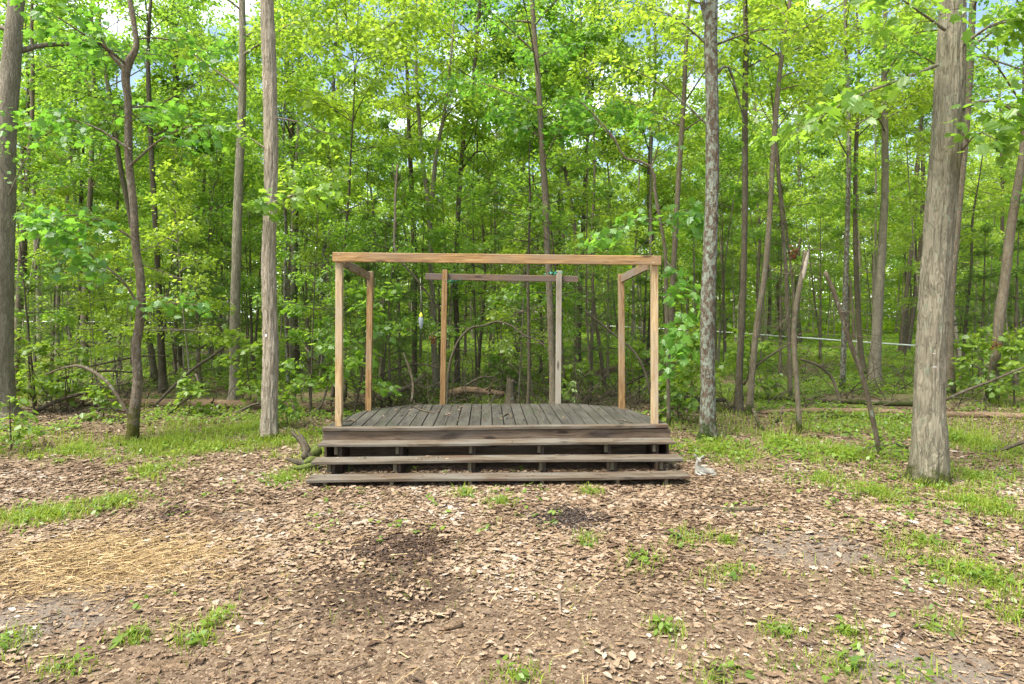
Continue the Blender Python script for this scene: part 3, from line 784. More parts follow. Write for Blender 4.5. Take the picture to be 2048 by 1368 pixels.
# dark crumbled bark mulch
mb = MB()
for ci, nn in ((0, 2300), (1, 700), (2, 500)):
    c = PATCH['mulch'][ci]; x = c[0] + lrng.normal(0, .5, nn) * c[2]; y = c[1] + lrng.normal(0, .5, nn) * c[3]; az = lrng.uniform(0, 2 * PI, nn)
    leaves(mb, np.c_[x, y, gz(x, y) + lrng.uniform(.004, .022, nn)], np.c_[np.cos(az), np.sin(az), lrng.normal(0, .35, nn)], np.c_[lrng.normal(0, .6, (nn, 2)), np.ones(nn)], .010 + .035 * lrng.uniform(0, 1, nn) ** 2, 'diamond', 0, lrng, np.clip(lrng.beta(1.5, 2.5, nn), 0, 1), .06)
M['mulch'] = litter_mat('mulch', [(0., (.018, .012, .009)), (.6, (.075, .046, .030)), (1., (.19, .125, .08))])
tag(mb.build('bark_mulch', M['mulch']), 'dark crumbled bark mulch in the middle of the clearing', 'mulch', kind='stuff')
# spilled dark seed
mb = MB(); N = 2600; c = PATCH['seed'][0]
x = c[0] + lrng.normal(0, .42, N) * c[2]; y = c[1] + lrng.normal(0, .42, N) * c[3]; az = lrng.uniform(0, 2 * PI, N)
leaves(mb, np.c_[x, y, gz(x, y) + lrng.uniform(.010, .024, N)], np.c_[np.cos(az), np.sin(az), lrng.normal(0, .3, N)], np.c_[lrng.normal(0, .3, (N, 2)), np.ones(N)], lrng.uniform(.014, .026, N), 'oval', 0, lrng)
M['seed'] = litter_mat('seed', [(0., (.012, .010, .010)), (.8, (.05, .042, .038)), (1., (.32, .29, .25))])
tag(mb.build('spilled_seed', M['seed']), 'dark spilled birdseed husks on the leaves in front of the steps', 'seed', kind='stuff')

# grass
mb = MB()
def blades(x, y, h, w, rng, lean=.45):
    N = len(x); az = rng.uniform(0, 2 * PI, N); z = gz(x, y) - .005
    ln = rng.uniform(.1, lean, N) * h; d = np.c_[np.cos(az), np.sin(az), np.zeros(N)]; s = np.c_[-np.sin(az), np.cos(az), np.zeros(N)] * w[:, None]
    p0 = np.c_[x, y, z]; p1 = p0 + d * (ln * .35)[:, None] + np.c_[np.zeros((N, 2)), h * .6]; p2 = p0 + d * (ln * 1.5)[:, None] + np.c_[np.zeros((N, 2)), h * rng.uniform(.75, 1.05, N)]
    V = np.stack([p0 - s, p0 + s, p1 + s * .8, p1 - s * .8, p2], 1).reshape(-1, 3); b_ = (np.arange(N) * 5)[:, None]
    rn = np.clip(rng.normal(.5, .27, N) + (n2(x, y, 1.5, 51) - .5) * .5, 0, 1)
    mb.V.append(V)
    for f in (b_ + np.array([[0, 1, 2, 3]]), b_ + np.array([[3, 2, 4]])):
        mb.F.append(f + mb.n); mb.M.append(np.zeros(N)); mb.R.append(rn); mb.S.append(np.zeros(N, bool))
    mb.n += len(V)
for (g, (cx, cy, rx, ry)) in zip(GRASSP, GE):
    area = PI * rx * ry; N = int(min(9000, max(160, area * (1500 if cy < 7 else 1000))))
    ncl = max(3, N // 26)
    r_ = np.abs(lrng.normal(0, .62, ncl)); a_ = lrng.uniform(0, 2 * PI, ncl); tx = cx + r_ * np.cos(a_) * rx * 1.1; ty = cy + r_ * np.sin(a_) * ry * 1.1
    q = lrng.integers(0, ncl, N); sp = .06 + .012 * cy / 6
    x = tx[q] + lrng.normal(0, sp, N); y = ty[q] + lrng.normal(0, sp, N)
    hb = np.clip(.062 + .006 * (cy - 5), .05, .12)
    kp = ~under_stage(x, y) & (y > 2.7); x, y = x[kp], y[kp]
    blades(x, y, hb * (.3 + 1.3 * lrng.uniform(0, 1, len(x)) ** 1.8), lrng.uniform(.0020, .0040, len(x)) * (1 + .05 * cy), lrng, .8)
# thin grass everywhere behind and to the right
x, y = scatter(lrng, 90000, 8.3, 26.)
mk = n2(x, y, .55, 61) + .25 * n2(x, y, 2.5, 62) + .10 * (x > 2.5)
kp = (mk > .76) & ~under_stage(x, y); x, y = x[kp], y[kp]
blades(x, y, lrng.uniform(.06, .16, len(x)) * (1 + .02 * y), lrng.uniform(.0025, .005, len(x)) * (y / 9), lrng, .9)
x, y = scatter(lrng, 2200, 3.0, 8.5)
kp = (n2(x, y, 1.1, 63) > .62) & ~under_stage(x, y); x, y = x[kp], y[kp]
blades(x, y, lrng.uniform(.04, .10, len(x)), lrng.uniform(.0015, .003, len(x)), lrng, .9)
tag(mb.build('grass', M['grass']), 'bright green grass tufts among the fallen leaves', 'grass', kind='stuff')

# low leafy ground cover
mb = MB()
def cover(x, y, nl, s, hmax, rng, kind='diamond', mat=0):
    N = len(x); px = np.repeat(x, nl); py = np.repeat(y, nl); ss = np.repeat(s, nl); hh = np.repeat(rng.uniform(.3, 1., N) * hmax, nl)
    az = rng.uniform(0, 2 * PI, N * nl); off = ss * rng.uniform(.1, .7, N * nl)
    pos = np.c_[px + np.cos(az) * off, py + np.sin(az) * off, gz(px, py) + hh * rng.uniform(.35, 1., N * nl)]
    rn = np.repeat(np.clip(rng.normal(.5, .25, N), 0, 1), nl)
    leaves(mb, pos, np.c_[np.cos(az), np.sin(az), rng.normal(-.1, .3, N * nl)], np.c_[rng.normal(0, .35, (N * nl, 2)), np.ones(N * nl)], ss * rng.uniform(.7, 1.2, N * nl), kind, mat, rng, rn)
x, y = scatter(lrng, 24000, 8.3, 20.)
mk = n2(x, y, .5, 71) + .3 * n2(x, y, 2.2, 72) + .10 * (x > 2.8); kp = (mk > .70) & ~under_stage(x, y); x, y = x[kp], y[kp]
cover(x, y, 4, lrng.uniform(.04, .085, len(x)), .16, lrng)
x, y = scatter(lrng, 52000, 15., 55.)
mk = n2(x, y, .3, 73) + .3 * n2(x, y, 1.2, 74); kp = (mk > .45); x, y = x[kp], y[kp]
cover(x, y, 4, lrng.uniform(.08, .16, len(x)) * (y / 22) ** .5, .28, lrng)
x, y = scatter(lrng, 900, 4.2, 8.6); kp = ((n2(x, y, .8, 75) > .6) | ((x > 3.2) & (y > 5.8))) & ~under_stage(x, y); x, y = x[kp], y[kp]
cover(x, y, 4, lrng.uniform(.03, .06, len(x)), .09, lrng, 'oval')
for (cx, cy, rx, ry) in GE:
    N = int(min(420, max(6, PI * rx * ry * 60))); r_ = np.abs(lrng.normal(0, .6, N)); a_ = lrng.uniform(0, 6.28, N); x = cx + r_ * np.cos(a_) * rx * 1.2; y = cy + r_ * np.sin(a_) * ry * 1.2
    kp = ~under_stage(x, y) & (y > 3.2); x, y = x[kp], y[kp]
    cover(x, y, 5, lrng.uniform(.025, .06, len(x)), .09, lrng, 'oval')
tag(mb.build('ground_cover', M['leaf_low']), 'low green seedlings covering the woodland floor', 'ground cover', kind='stuff')
# ================================================================== TREES PLACED FROM THE PHOTOGRAPH
def ctree(name, label, pts, d, bark, leafm='leaf_mid', H=13., h0=8., n_limbs=12, Lr=(1.2, 2.6), el=(.5, .9), ls=.095, nl=58, twigs=8, kind='diamond',
          limbs=(), sides=14, amp=.10, seed=1, dead=0, deadz=(1., 5.), cat='tree', dz=0., flare=.4, spread=.28, fine=.28, group=None, fz=1.4, fr=2.4, extra=None, crown=True, dd=0.0, wsc=1.0):
    """pts: (px, py, width px) from the base upwards, all at depth d (dd leans it in depth)"""
    rng = np.random.default_rng(seed)
    base = P(pts[0][0], pts[0][1], d); base[2] = float(gz(base[0], base[1]))
    W = []
    h_all = [P(a, b, d)[2] for a, b, _ in pts]
    for (a, b, w_), h in zip(pts, h_all):
        q = P(a, b, d + dd * (h - h_all[0])); r = w_ / F * d / 2 * (1 - .55 * amp) * wsc
        W.append([*q, r])
    W[0][2] = base[2] - .10
    W = np.array(W)
    if H > W[-1, 2] + .5:
        dirn = norm(W[-1, :3] - W[-2, :3]); ztop = W[-1, 2]; k_ = max(2, int((H - ztop) / 1.5)); r1 = W[-1, 3]
        for i in range(1, k_ + 1):
            t = i / k_; step = (H - ztop) / k_
            q = W[-1, :3] + step * norm(dirn * np.array([.7, .7, 1]) + rng.normal(0, .05, 3)) * 1.
            W = np.vstack([W, [*q, max(.012, r1 * (1 - .85 * t))]])
    L = np.linalg.norm(np.diff(W[:, :3], axis=0), axis=1).sum()
    pp = resample(W, max(10, int(L / fine))); pp[:, 3] = np.maximum(pp[:, 3], .006)
    hz = pp[:, 2] - base[2]
    pp[:, 3] *= 1 + flare * np.exp(-np.maximum(hz, 0) / .16)
    pp[:, :3] -= base
    tr = MB(); cr = MB(); acc = newacc(); acc2 = newacc()
    V, f = tube(pp[:, :3], pp[:, 3], sides, amp, fr, fz, seed * 7 + 1)
    th_ = np.arctan2(V[:, 1], V[:, 0]); ph = rng.uniform(0, 6.28, 3); lob = .5 * np.cos(3 * th_ + ph[0]) + .35 * np.cos(5 * th_ + ph[1]) + .25 * np.cos(2 * th_ + ph[2])
    fac = 1 + .48 * np.clip(lob, -.3, 1) * np.exp(-np.maximum(V[:, 2] + .02, 0) / .13)
    low = (V[:, 2] < .8)[:, None]; V = np.where(low, V * np.c_[fac, fac, np.ones(len(V))], V)
    tr.add(V, f)
    path = pp[:, :3]; rad = pp[:, 3]; Ht = path[-1, 2]
    g = rng.uniform(0, 6)
    if crown:
        for i in range(n_limbs):
            t = (i + rng.uniform(0, 1)) / n_limbs; h = h0 + (Ht * .97 - h0) * t
            k_ = int(np.clip(np.searchsorted(path[:, 2], h), 1, len(path) - 1)); g += 2.4 + rng.normal(0, .4)
            LL = (Lr[0] + (Lr[1] - Lr[0]) * math.sin(PI * min(1, .25 + .75 * t))) * rng.uniform(.7, 1.2)
            lp = limb_path(rng, path[k_], g, el[0] + (el[1] - el[0]) * t + rng.normal(0, .12), LL)
            add_limb(rng, tr, cr, lp, max(.010, rad[k_] * .40), ls, nl, acc, twigs, spread=spread)
    for lb in limbs:
        q = np.array([P(*v) - base for v in lb['pts']])
        add_limb(rng, tr, cr, q, lb.get('r', .02), lb.get('ls', ls) * (.86 if lb.get('kind') == 'lobed' else 1), int(lb.get('nl', nl) * 1.25), acc2 if lb.get('kind') == 'lobed' else acc, lb.get('twigs', 6), lb.get('tl'), lb.get('spread', .24), lb.get('tilt', .4), 6, lb.get('t0', .2))
    if dead: dead_twigs(rng, tr, path, rad, deadz[0], min(deadz[1], Ht), dead)
    thin(acc, HC + .50 * d + .8, .15, rng); thin(acc2, HC + .50 * d + .8, .25, rng)
    root = thing(name, label, cat, base, 0, group)
    to = tr.build('trunk', [M[bark]], root)
    flush(cr, acc, kind, 0, rng); flush(cr, acc2, 'lobed', 0, rng)
    if cr.n: cr.build('crown', [M[leafm], M['twig']], root)
    if extra: extra(root, base)
    return root

# --- the main trunks
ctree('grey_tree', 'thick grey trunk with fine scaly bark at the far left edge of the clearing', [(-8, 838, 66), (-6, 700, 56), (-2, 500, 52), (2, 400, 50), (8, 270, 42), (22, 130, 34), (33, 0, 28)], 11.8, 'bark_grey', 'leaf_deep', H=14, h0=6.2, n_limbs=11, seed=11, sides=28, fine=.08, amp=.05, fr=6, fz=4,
      limbs=[dict(pts=[(5, 420, 11.8), (60, 300, 11.4), (110, 240, 11.)], r=.016, twigs=6, nl=22)])
ctree('mossy_tree', 'crooked forked trunk with green moss patches on its foot left of the stage', [(262, 887, 28), (268, 830, 25), (275, 760, 22), (273, 690, 21), (280, 640, 21), (281, 560, 20), (272, 500, 19), (266, 400, 18), (258, 330, 18), (256, 200, 17), (252, 145, 19), (256, 128, 20), (272, 95, 14), (268, 50, 13), (260, 0, 12)], 9.67, 'bark_moss', 'leaf_deep', H=9.5, h0=5.0, n_limbs=9, Lr=(.8, 1.9), el=(.2, .7), kind='lobed', nl=11, ls=.13, seed=12, wsc=.86, sides=22, fine=.06, amp=.20, fr=2.8, fz=3., dead=5, flare=.2,
      limbs=[dict(pts=[(250, 140, 9.67), (215, 100, 9.6), (195, 60, 9.5), (170, 20, 9.4)], r=.035, twigs=6, nl=10, ls=.14, kind='lobed'),
             dict(pts=[(285, 625, 9.6), (240, 555, 9.4), (180, 510, 9.2), (140, 465, 9.), (90, 440, 8.9)], r=.022, twigs=12, nl=11, ls=.16, tl=.8, kind='lobed', spread=.34),
             dict(pts=[(270, 480, 9.6), (210, 445, 9.4), (150, 430, 9.2), (70, 445, 9.)], r=.016, twigs=9, nl=10, ls=.15, tl=.7, kind='lobed', spread=.32),
             dict(pts=[(280, 640, 9.6), (320, 612, 9.4), (360, 606, 9.3), (405, 612, 9.2)], r=.012, twigs=6, nl=10, ls=.13, tl=.4, kind='lobed', spread=.22),
             dict(pts=[(262, 300, 9.6), (180, 250, 9.5), (100, 235, 9.4), (40, 250, 9.3)], r=.02, twigs=8, nl=10, ls=.14, tl=.8, kind='lobed', spread=.3),
             dict(pts=[(262, 330, 9.6), (320, 280, 9.5), (370, 255, 9.4), (420, 250, 9.2)], r=.02, twigs=7, nl=10, ls=.14, tl=.7, kind='lobed', spread=.3)])
def tag_on(root, base):
    m_ = MB(); box(m_, -.014, .014, -.004, .004, -.018, .018, .5, .002); o = m_.build('white_tag', plain('tag_white', (.8, .8, .78), .5, .05), root)
    q = P(532, 671, 9.94 - .145) - base; o.location = q.tolist()
ctree('pale_tree', 'straight pale trunk with shaggy peeling bark just left of the stage', [(538, 878, 34), (539, 800, 32), (541, 700, 31), (538, 600, 30), (537, 520, 29), (541, 400, 28), (541, 200, 28), (536, 60, 28), (534, 0, 28)], 9.94, 'bark_shag', 'leaf_mid', H=13, h0=7.2, n_limbs=10, seed=13, sides=60, fine=.03, amp=.24, fr=5, fz=3.6, flare=.15,
      limbs=[dict(pts=[(545, 405, 9.9), (580, 392, 9.4), (625, 380, 9.), (680, 372, 8.8)], r=.014, twigs=7, nl=8, ls=.15, tl=.35, kind='lobed', spread=.2),
             dict(pts=[(550, 235, 9.9), (600, 245, 10.2), (640, 262, 10.5), (690, 275, 10.8)], r=.018, twigs=6, nl=9, ls=.11),
             dict(pts=[(530, 420, 9.9), (520, 405, 9.6), (540, 425, 9.3)], r=.008, twigs=4, nl=7, ls=.13, tl=.2, kind='lobed', spread=.15),
             dict(pts=[(535, 300, 9.9), (490, 270, 9.8), (440, 250, 9.7)], r=.014, twigs=6, nl=16, ls=.11)], extra=tag_on)
ctree('lichen_tree', 'dark trunk dappled with pale lichen just right of the stage', [(1418, 883, 34), (1416, 800, 30), (1416, 600, 29), (1420, 500, 28), (1424, 400, 27), (1424, 200, 26), (1422, 60, 26), (1424, 0, 24)], 9.8, 'bark_lichen', 'leaf_yellow', H=12.5, h0=6.6, n_limbs=10, seed=14, sides=36, fine=.05, amp=.13, fr=5, fz=5, flare=.15,
      limbs=[dict(pts=[(1424, 70, 9.8), (1408, 20, 9.8), (1400, -60, 9.8), (1390, -160, 9.7)], r=.06, twigs=7, nl=22, ls=.1),
             dict(pts=[(1432, 150, 9.8), (1452, 130, 9.9), (1475, 190, 10.), (1490, 260, 10.1)], r=.028, twigs=3, nl=12, ls=.1),
             dict(pts=[(1415, 250, 9.8), (1350, 190, 9.9), (1290, 150, 10.), (1240, 130, 10.2)], r=.02, twigs=9, nl=20, ls=.10, tl=.8, spread=.35),
             dict(pts=[(1415, 90, 9.8), (1340, 30, 9.9), (1270, 10, 10.)], r=.02, twigs=9, nl=20, ls=.10, tl=.9, spread=.35),
             dict(pts=[(1430, 90, 9.8), (1520, 60, 9.6), (1590, 60, 9.5)], r=.02, twigs=8, nl=18, ls=.10, tl=.8, spread=.35)])
def fungi(root, base):
    mt = plain('fungus', (.20, .19, .17), .8, .25, 60.)
    for (px, py, s_) in ((1868, 708, .022), (1869, 735, .027)):
        m_ = MB(); th = np.linspace(0, PI, 14); V = []
        for (rr, z) in ((1., 0), (1., .18), (.6, .42), (.0, .5)):
            for t in th: V.append([math.cos(t) * rr, -math.sin(t) * rr * .8, z])
        V = np.array(V) * s_; n_ = 14
        fq = np.array([[r_ * n_ + i, r_ * n_ + i + 1, (r_ + 1) * n_ + i + 1, (r_ + 1) * n_ + i] for r_ in range(3) for i in range(n_ - 1)])
        m_.add(V, [fq, np.array([list(range(n_))[::-1]])], 0, .5)
        o = m_.build('bracket_fungus', mt, root); q = P(px, py, 7.4 - .165) - base; o.location = q.tolist(); o.rotation_euler = (.1, 0, .1)
ctree('big_tree', 'biggest furrowed grey brown trunk at the right side of the clearing', [(1859, 968, 72), (1860, 900, 66), (1859, 800, 56), (1862, 700, 54), (1868, 600, 53), (1875, 500, 54), (1886, 380, 56), (1893, 300, 56), (1902, 100, 52), (1905, 0, 47)], 7.4, 'bark_big', 'leaf_mid', H=12, h0=5.9, n_limbs=10, seed=15, sides=110, fine=.03, amp=.20, fr=5.5, fz=2.2, flare=.16, Lr=(1.2, 2.6), nl=16, twigs=6,
      limbs=[dict(pts=[(1875, 130, 7.3), (1800, 160, 7.2), (1720, 190, 7.2), (1640, 235, 7.2), (1580, 270, 7.2)], r=.022, twigs=10, nl=10, ls=.15, tl=.45, kind='lobed', spread=.26),
             dict(pts=[(1925, 215, 7.3), (1980, 200, 7.1), (2040, 230, 6.9), (2110, 270, 6.8)], r=.022, twigs=10, nl=11, ls=.15, tl=.5, kind='lobed', spread=.28),
             dict(pts=[(1925, 90, 7.3), (1985, 50, 7.1), (2060, 40, 6.9)], r=.022, twigs=9, nl=11, ls=.14, tl=.5, kind='lobed', spread=.28),
             dict(pts=[(1890, 60, 7.3), (1820, 10, 7.), (1760, -30, 6.8)], r=.02, twigs=8, nl=11, ls=.14, tl=.5, kind='lobed', spread=.28),
             dict(pts=[(1925, 300, 7.3), (1960, 265, 7.), (2000, 285, 6.8)], r=.012, twigs=6, nl=9, ls=.14, tl=.35, kind='lobed', spread=.22)], extra=fungi)
# --- second rank
TREES = [
 ('grey_tree', 'sturdy straight grey trunk with green tinge seen through the gap left of the pale tree', [(470, 803, 26), (469, 700, 24), (472, 540, 22), (477, 380, 21), (484, 200, 18), (485, 60, 15), (484, 0, 14)], 14.1, 'bark_grey', 'leaf_yellow', dict(h0=6.5, H=14, seed=21, sides=18, fine=.12)),
 ('dark_tree', 'broad dark trunk behind leafy branches above the mossy tree', [(356, 745, 20), (356, 620, 19), (355, 450, 18), (353, 250, 16), (350, 90, 13), (346, 0, 11)], 21., 'bark_dark', 'leaf_mid', dict(h0=7, H=16, seed=22, dead=10)),
 ('brown_tree', 'mossy brown twin stem leaning left behind the crooked mossy tree', [(312, 768, 16), (300, 690, 14), (290, 640, 14), (276, 540, 13), (262, 440, 12), (240, 330, 11), (225, 220, 10), (205, 110, 8)], 17., 'bark_brown', 'leaf_mid', dict(h0=6, H=12, seed=23)),
 ('brown_tree', 'dark brown twin stem standing upright behind the crooked mossy tree', [(327, 790, 18), (322, 690, 16), (318, 600, 14), (314, 500, 13), (308, 400, 12), (300, 240, 11), (296, 90, 9)], 15.2, 'bark_dark', 'leaf_mid', dict(h0=5.5, H=12, seed=24)),
 ('leaning_tree', 'dark stem leaning steeply to the left in the thin woods behind the left edge', [(220, 690, 13), (212, 650, 12), (202, 600, 11), (190, 550, 10), (176, 480, 9), (165, 400, 8)], 30., 'bark_dark', 'leaf_mid', dict(h0=8, H=13, seed=25)),
 ('slim_tree', 'first of two slim dark stems crossing the white line at left', [(154, 700, 8), (157, 620, 8), (160, 520, 7), (160, 420, 7), (166, 300, 6)], 22., 'bark_dark', 'leaf_mid', dict(h0=5.5, H=11, seed=26, dead=18, deadz=(.8, 5))),
 ('slim_tree', 'second slim grey stem close beside the dark one crossing the white line', [(166, 680, 10), (165, 600, 10), (156, 480, 9), (150, 400, 8), (148, 250, 7)], 28., 'bark_grey', 'leaf_mid', dict(h0=7, H=13, seed=27)),
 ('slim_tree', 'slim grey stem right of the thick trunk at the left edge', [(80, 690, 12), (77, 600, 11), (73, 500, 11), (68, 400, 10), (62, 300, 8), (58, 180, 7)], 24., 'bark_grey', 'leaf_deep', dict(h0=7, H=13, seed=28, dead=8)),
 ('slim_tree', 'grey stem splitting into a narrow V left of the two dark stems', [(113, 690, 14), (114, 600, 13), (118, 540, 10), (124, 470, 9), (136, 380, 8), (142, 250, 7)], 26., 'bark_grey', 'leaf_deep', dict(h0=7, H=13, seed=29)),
 ('dark_tree', 'dark slanting trunk half hidden behind the thick trunk at the left edge', [(30, 730, 15), (36, 660, 14), (46, 560, 12), (50, 450, 11), (46, 320, 10)], 20., 'bark_dark', 'leaf_deep', dict(h0=5.5, H=12, seed=30)),
 ('dark_tree', 'dark trunk with flared foot in the shade right of the pale tree', [(592, 737, 30), (590, 690, 20), (587, 600, 18), (590, 480, 17), (588, 350, 15), (578, 200, 12), (572, 60, 10)], 20.5, 'bark_dark', 'leaf_mid', dict(h0=7, H=14, seed=31, dead=10)),
 ('slim_tree', 'thin lichen grey stem just in front of the dark flared trunk', [(576, 765, 8), (574, 690, 8), (570, 600, 7), (572, 470, 7), (566, 320, 6)], 16.5, 'bark_lichen', 'leaf_mid', dict(h0=4.6, H=9, seed=32)),
 ('slim_tree', 'pale grey green stem left of the front left post', [(642, 735, 12), (644, 640, 12), (648, 520, 11), (652, 420, 10), (660, 300, 9), (668, 150, 8)], 21., 'bark_lichen', 'leaf_yellow', dict(h0=6, H=14, seed=33)),
 ('slim_tree', 'slim brown stem between the grey trunk and the mossy tree', [(420, 715, 10), (421, 620, 9), (421, 520, 9), (421, 400, 8), (418, 250, 7)], 25., 'bark_brown', 'leaf_mid', dict(h0=7, H=13, seed=34, dead=12)),
 ('slim_tree', 'dark slim stem left of the left pine branches', [(396, 700, 10), (398, 600, 9), (402, 480, 9), (408, 380, 8), (405, 240, 7)], 24., 'bark_dark', 'leaf_mid', dict(h0=7, H=13, seed=35, dead=8)),
 ('dark_tree', 'black barked stem rising above the left end of the rear beam', [(829, 745, 13), (829, 640, 13), (829, 540, 13), (826, 440, 12), (821, 330, 11), (816, 220, 9), (812, 90, 7)], 18., 'bark_dark', 'leaf_yellow', dict(h0=6, H=13, seed=36, dead=10)),
 ('forked_tree', 'grey stem behind the left rear post with a second limb forking upward', [(872, 790, 16), (868, 690, 14), (864, 580, 13), (860, 480, 12), (856, 400, 11), (846, 330, 10), (840, 260, 9), (832, 120, 7)], 16., 'bark_grey', 'leaf_yellow', dict(h0=5.5, H=11, seed=37, limbs=[dict(pts=[(859, 450, 16), (866, 380, 16), (872, 310, 15.9), (890, 220, 15.8), (901, 120, 15.8), (912, -10, 15.8)], r=.07, twigs=5, nl=20, ls=.11, t0=.5)])),
 ('curved_tree', 'sinuous dark stem curving up to the top right of the left rear post', [(915, 760, 14), (913, 640, 13), (911, 560, 13), (914, 490, 12), (919, 370, 11), (930, 256, 10), (946, 160, 9), (953, 90, 8), (960, 0, 7)], 17., 'bark_dark', 'leaf_yellow', dict(h0=5.5, H=11, seed=38, limbs=[dict(pts=[(922, 340, 17), (960, 300, 17), (1000, 345, 16.8), (1030, 325, 16.6)], r=.03, twigs=4, nl=14, ls=.11)])),
 ('rear_tree', 'grey trunk standing close beside the weathered rear right post', [(1106, 812, 18), (1104, 720, 15), (1101, 650, 15), (1098, 560, 15), (1094, 480, 15), (1090, 400, 14), (1084, 300, 13), (1079, 200, 13), (1073, 120, 12), (1064, 0, 11)], 12., 'bark_brown', 'leaf_deep', dict(h0=5.2, H=10, seed=39, sides=20, fine=.1, limbs=[dict(pts=[(1070, 45, 12), (1030, 42, 12), (995, 46, 11.9)], r=.03, twigs=4, nl=12, ls=.11), dict(pts=[(1085, 330, 12), (1120, 260, 11.8), (1160, 220, 11.6)], r=.015, twigs=7, nl=16, ls=.13), dict(pts=[(1086, 280, 12), (1030, 240, 11.8), (980, 230, 11.6)], r=.015, twigs=7, nl=16, ls=.13)])),
 ('dead_tree', 'thin dark dead stem bristling with bare twigs in the middle of the rear opening', [(1055, 812, 8), (1058, 740, 8), (1057, 640, 7), (1056, 560, 7), (1058, 480, 6), (1060, 380, 5)], 12.2, 'bark_dark', 'needle', dict(h0=5., H=5.2, seed=40, dead=46, deadz=(.7, 4.4), n_limbs=0)),
 ('curved_tree', 'slim stem bowed to the left behind the rear beam', [(1152, 700, 11), (1152, 560, 10), (1150, 460, 9), (1140, 390, 9), (1128, 330, 8), (1120, 275, 7), (1128, 220, 6), (1132, 160, 5)], 18., 'bark_brown', 'leaf_mid', dict(h0=5.5, H=9.5, seed=41)),
 ('dark_tree', 'two toned dark trunk in the brush left of the second right post', [(1156, 770, 16), (1157, 680, 13), (1160, 600, 12), (1164, 520, 11), (1168, 420, 10)], 18.5, 'bark_dark', 'leaf_mid', dict(h0=6.5, H=12, seed=42, dead=14)),
 ('bent_sapling', 'young maple right of the stage with a kinked limb and drooping broad leaves', [(1338, 800, 9), (1335, 700, 9), (1332, 600, 9), (1330, 500, 9), (1320, 440, 8), (1310, 384, 8), (1303, 335, 7), (1281, 322, 6), (1248, 316, 5), (1234, 285, 5), (1208, 252, 4), (1164, 205, 3)], 11., 'bark_brown', 'leaf_deep', dict(H=0, crown=False, seed=43, flare=.2,
   limbs=[dict(pts=[(1331, 520, 11), (1360, 560, 10.6), (1375, 640, 10.2), (1370, 720, 10.)], r=.012, twigs=11, nl=8, ls=.17, tl=.35, kind='lobed', spread=.24),
          dict(pts=[(1318, 440, 11), (1270, 440, 10.6), (1220, 470, 10.3), (1180, 480, 10.1)], r=.012, twigs=9, nl=8, ls=.16, tl=.45, kind='lobed', spread=.26),
          dict(pts=[(1325, 450, 11), (1370, 420, 10.6), (1400, 440, 10.4)], r=.012, twigs=8, nl=8, ls=.16, tl=.4, kind='lobed', spread=.26),
          dict(pts=[(1234, 285, 11), (1200, 250, 11), (1165, 205, 11), (1130, 190, 11)], r=.012, twigs=8, nl=9, ls=.13, tl=.5, kind='lobed', spread=.26),
          dict(pts=[(1303, 335, 11), (1320, 270, 11), (1300, 200, 11)], r=.012, twigs=8, nl=9, ls=.13, tl=.5, kind='lobed', spread=.26),
          dict(pts=[(1333, 640, 11), (1345, 680, 10.6), (1335, 760, 10.4)], r=.010, twigs=6, nl=7, ls=.15, tl=.3, kind='lobed', spread=.2)])),
 ('brown_tree', 'rough reddish brown trunk behind the kinked young maple', [(1337, 790, 16), (1340, 690, 14), (1344, 590, 13), (1350, 480, 13), (1357, 360, 12), (1368, 190, 11), (1374, 60, 9)], 14.5, 'bark_brown', 'leaf_yellow', dict(h0=5.5, H=12, seed=44, sides=16, fine=.12)),
 ('dark_tree', 'straight dark mossy trunk next right of the lichen dappled one', [(1477, 825, 22), (1479, 740, 17), (1484, 640, 15), (1488, 520, 14), (1490, 380, 14), (1490, 200, 13), (1492, 60, 12), (1490, 0, 11)], 12.6, 'bark_dark', 'leaf_yellow', dict(h0=6.4, H=12.5, seed=45, sides=18, fine=.1, limbs=[dict(pts=[(1490, 250, 12.6), (1470, 180, 12.5), (1440, 120, 12.4)], r=.02, twigs=6, nl=16, ls=.1)])),
 ('leaning_tree', 'grey trunk leaning right with branching top between dark trunk and broken snag', [(1497, 838, 16), (1505, 740, 15), (1515, 640, 14), (1528, 560, 13), (1540, 420, 12), (1548, 280, 12), (1556, 180, 11), (1568, 80, 9), (1580, 0, 8)], 12.2, 'bark_brown', 'leaf_yellow', dict(h0=6., H=11, seed=46, sides=16, fine=.1, limbs=[dict(pts=[(1556, 180, 12.2), (1600, 170, 12.1), (1640, 165, 12.)], r=.015, twigs=5, nl=14, ls=.1), dict(pts=[(1552, 260, 12.2), (1600, 205, 12.3), (1650, 195, 12.4)], r=.014, twigs=6, nl=16, ls=.1)])),
 ('dead_tree', 'thin dark leafless stem rising just left of the broken snag', [(1582, 790, 9), (1578, 690, 9), (1573, 560, 9), (1566, 460, 8), (1557, 360, 7), (1550, 260, 6)], 14.4, 'bark_brown', 'leaf_mid', dict(h0=5.4, H=7.5, seed=47, n_limbs=3, dead=34, deadz=(.8, 5.))),
 ('slim_tree', 'lichen covered upright stem crossed by the leaning dead sapling', [(1684, 790, 13), (1687, 700, 12), (1690, 600, 12), (1694, 480, 11), (1697, 340, 11), (1697, 220, 10), (1692, 90, 8), (1690, 0, 7)], 16.2, 'bark_lichen', 'leaf_yellow', dict(h0=5.6, H=12, seed=48)),
 ('brown_tree', 'reddish brown slim trunk right of the lichen covered upright stem', [(1729, 750, 14), (1720, 680, 12), (1714, 580, 12), (1711, 470, 11), (1711, 340, 10), (1716, 200, 8)], 19., 'bark_brown', 'leaf_yellow', dict(h0=6.5, H=13, seed=49)),
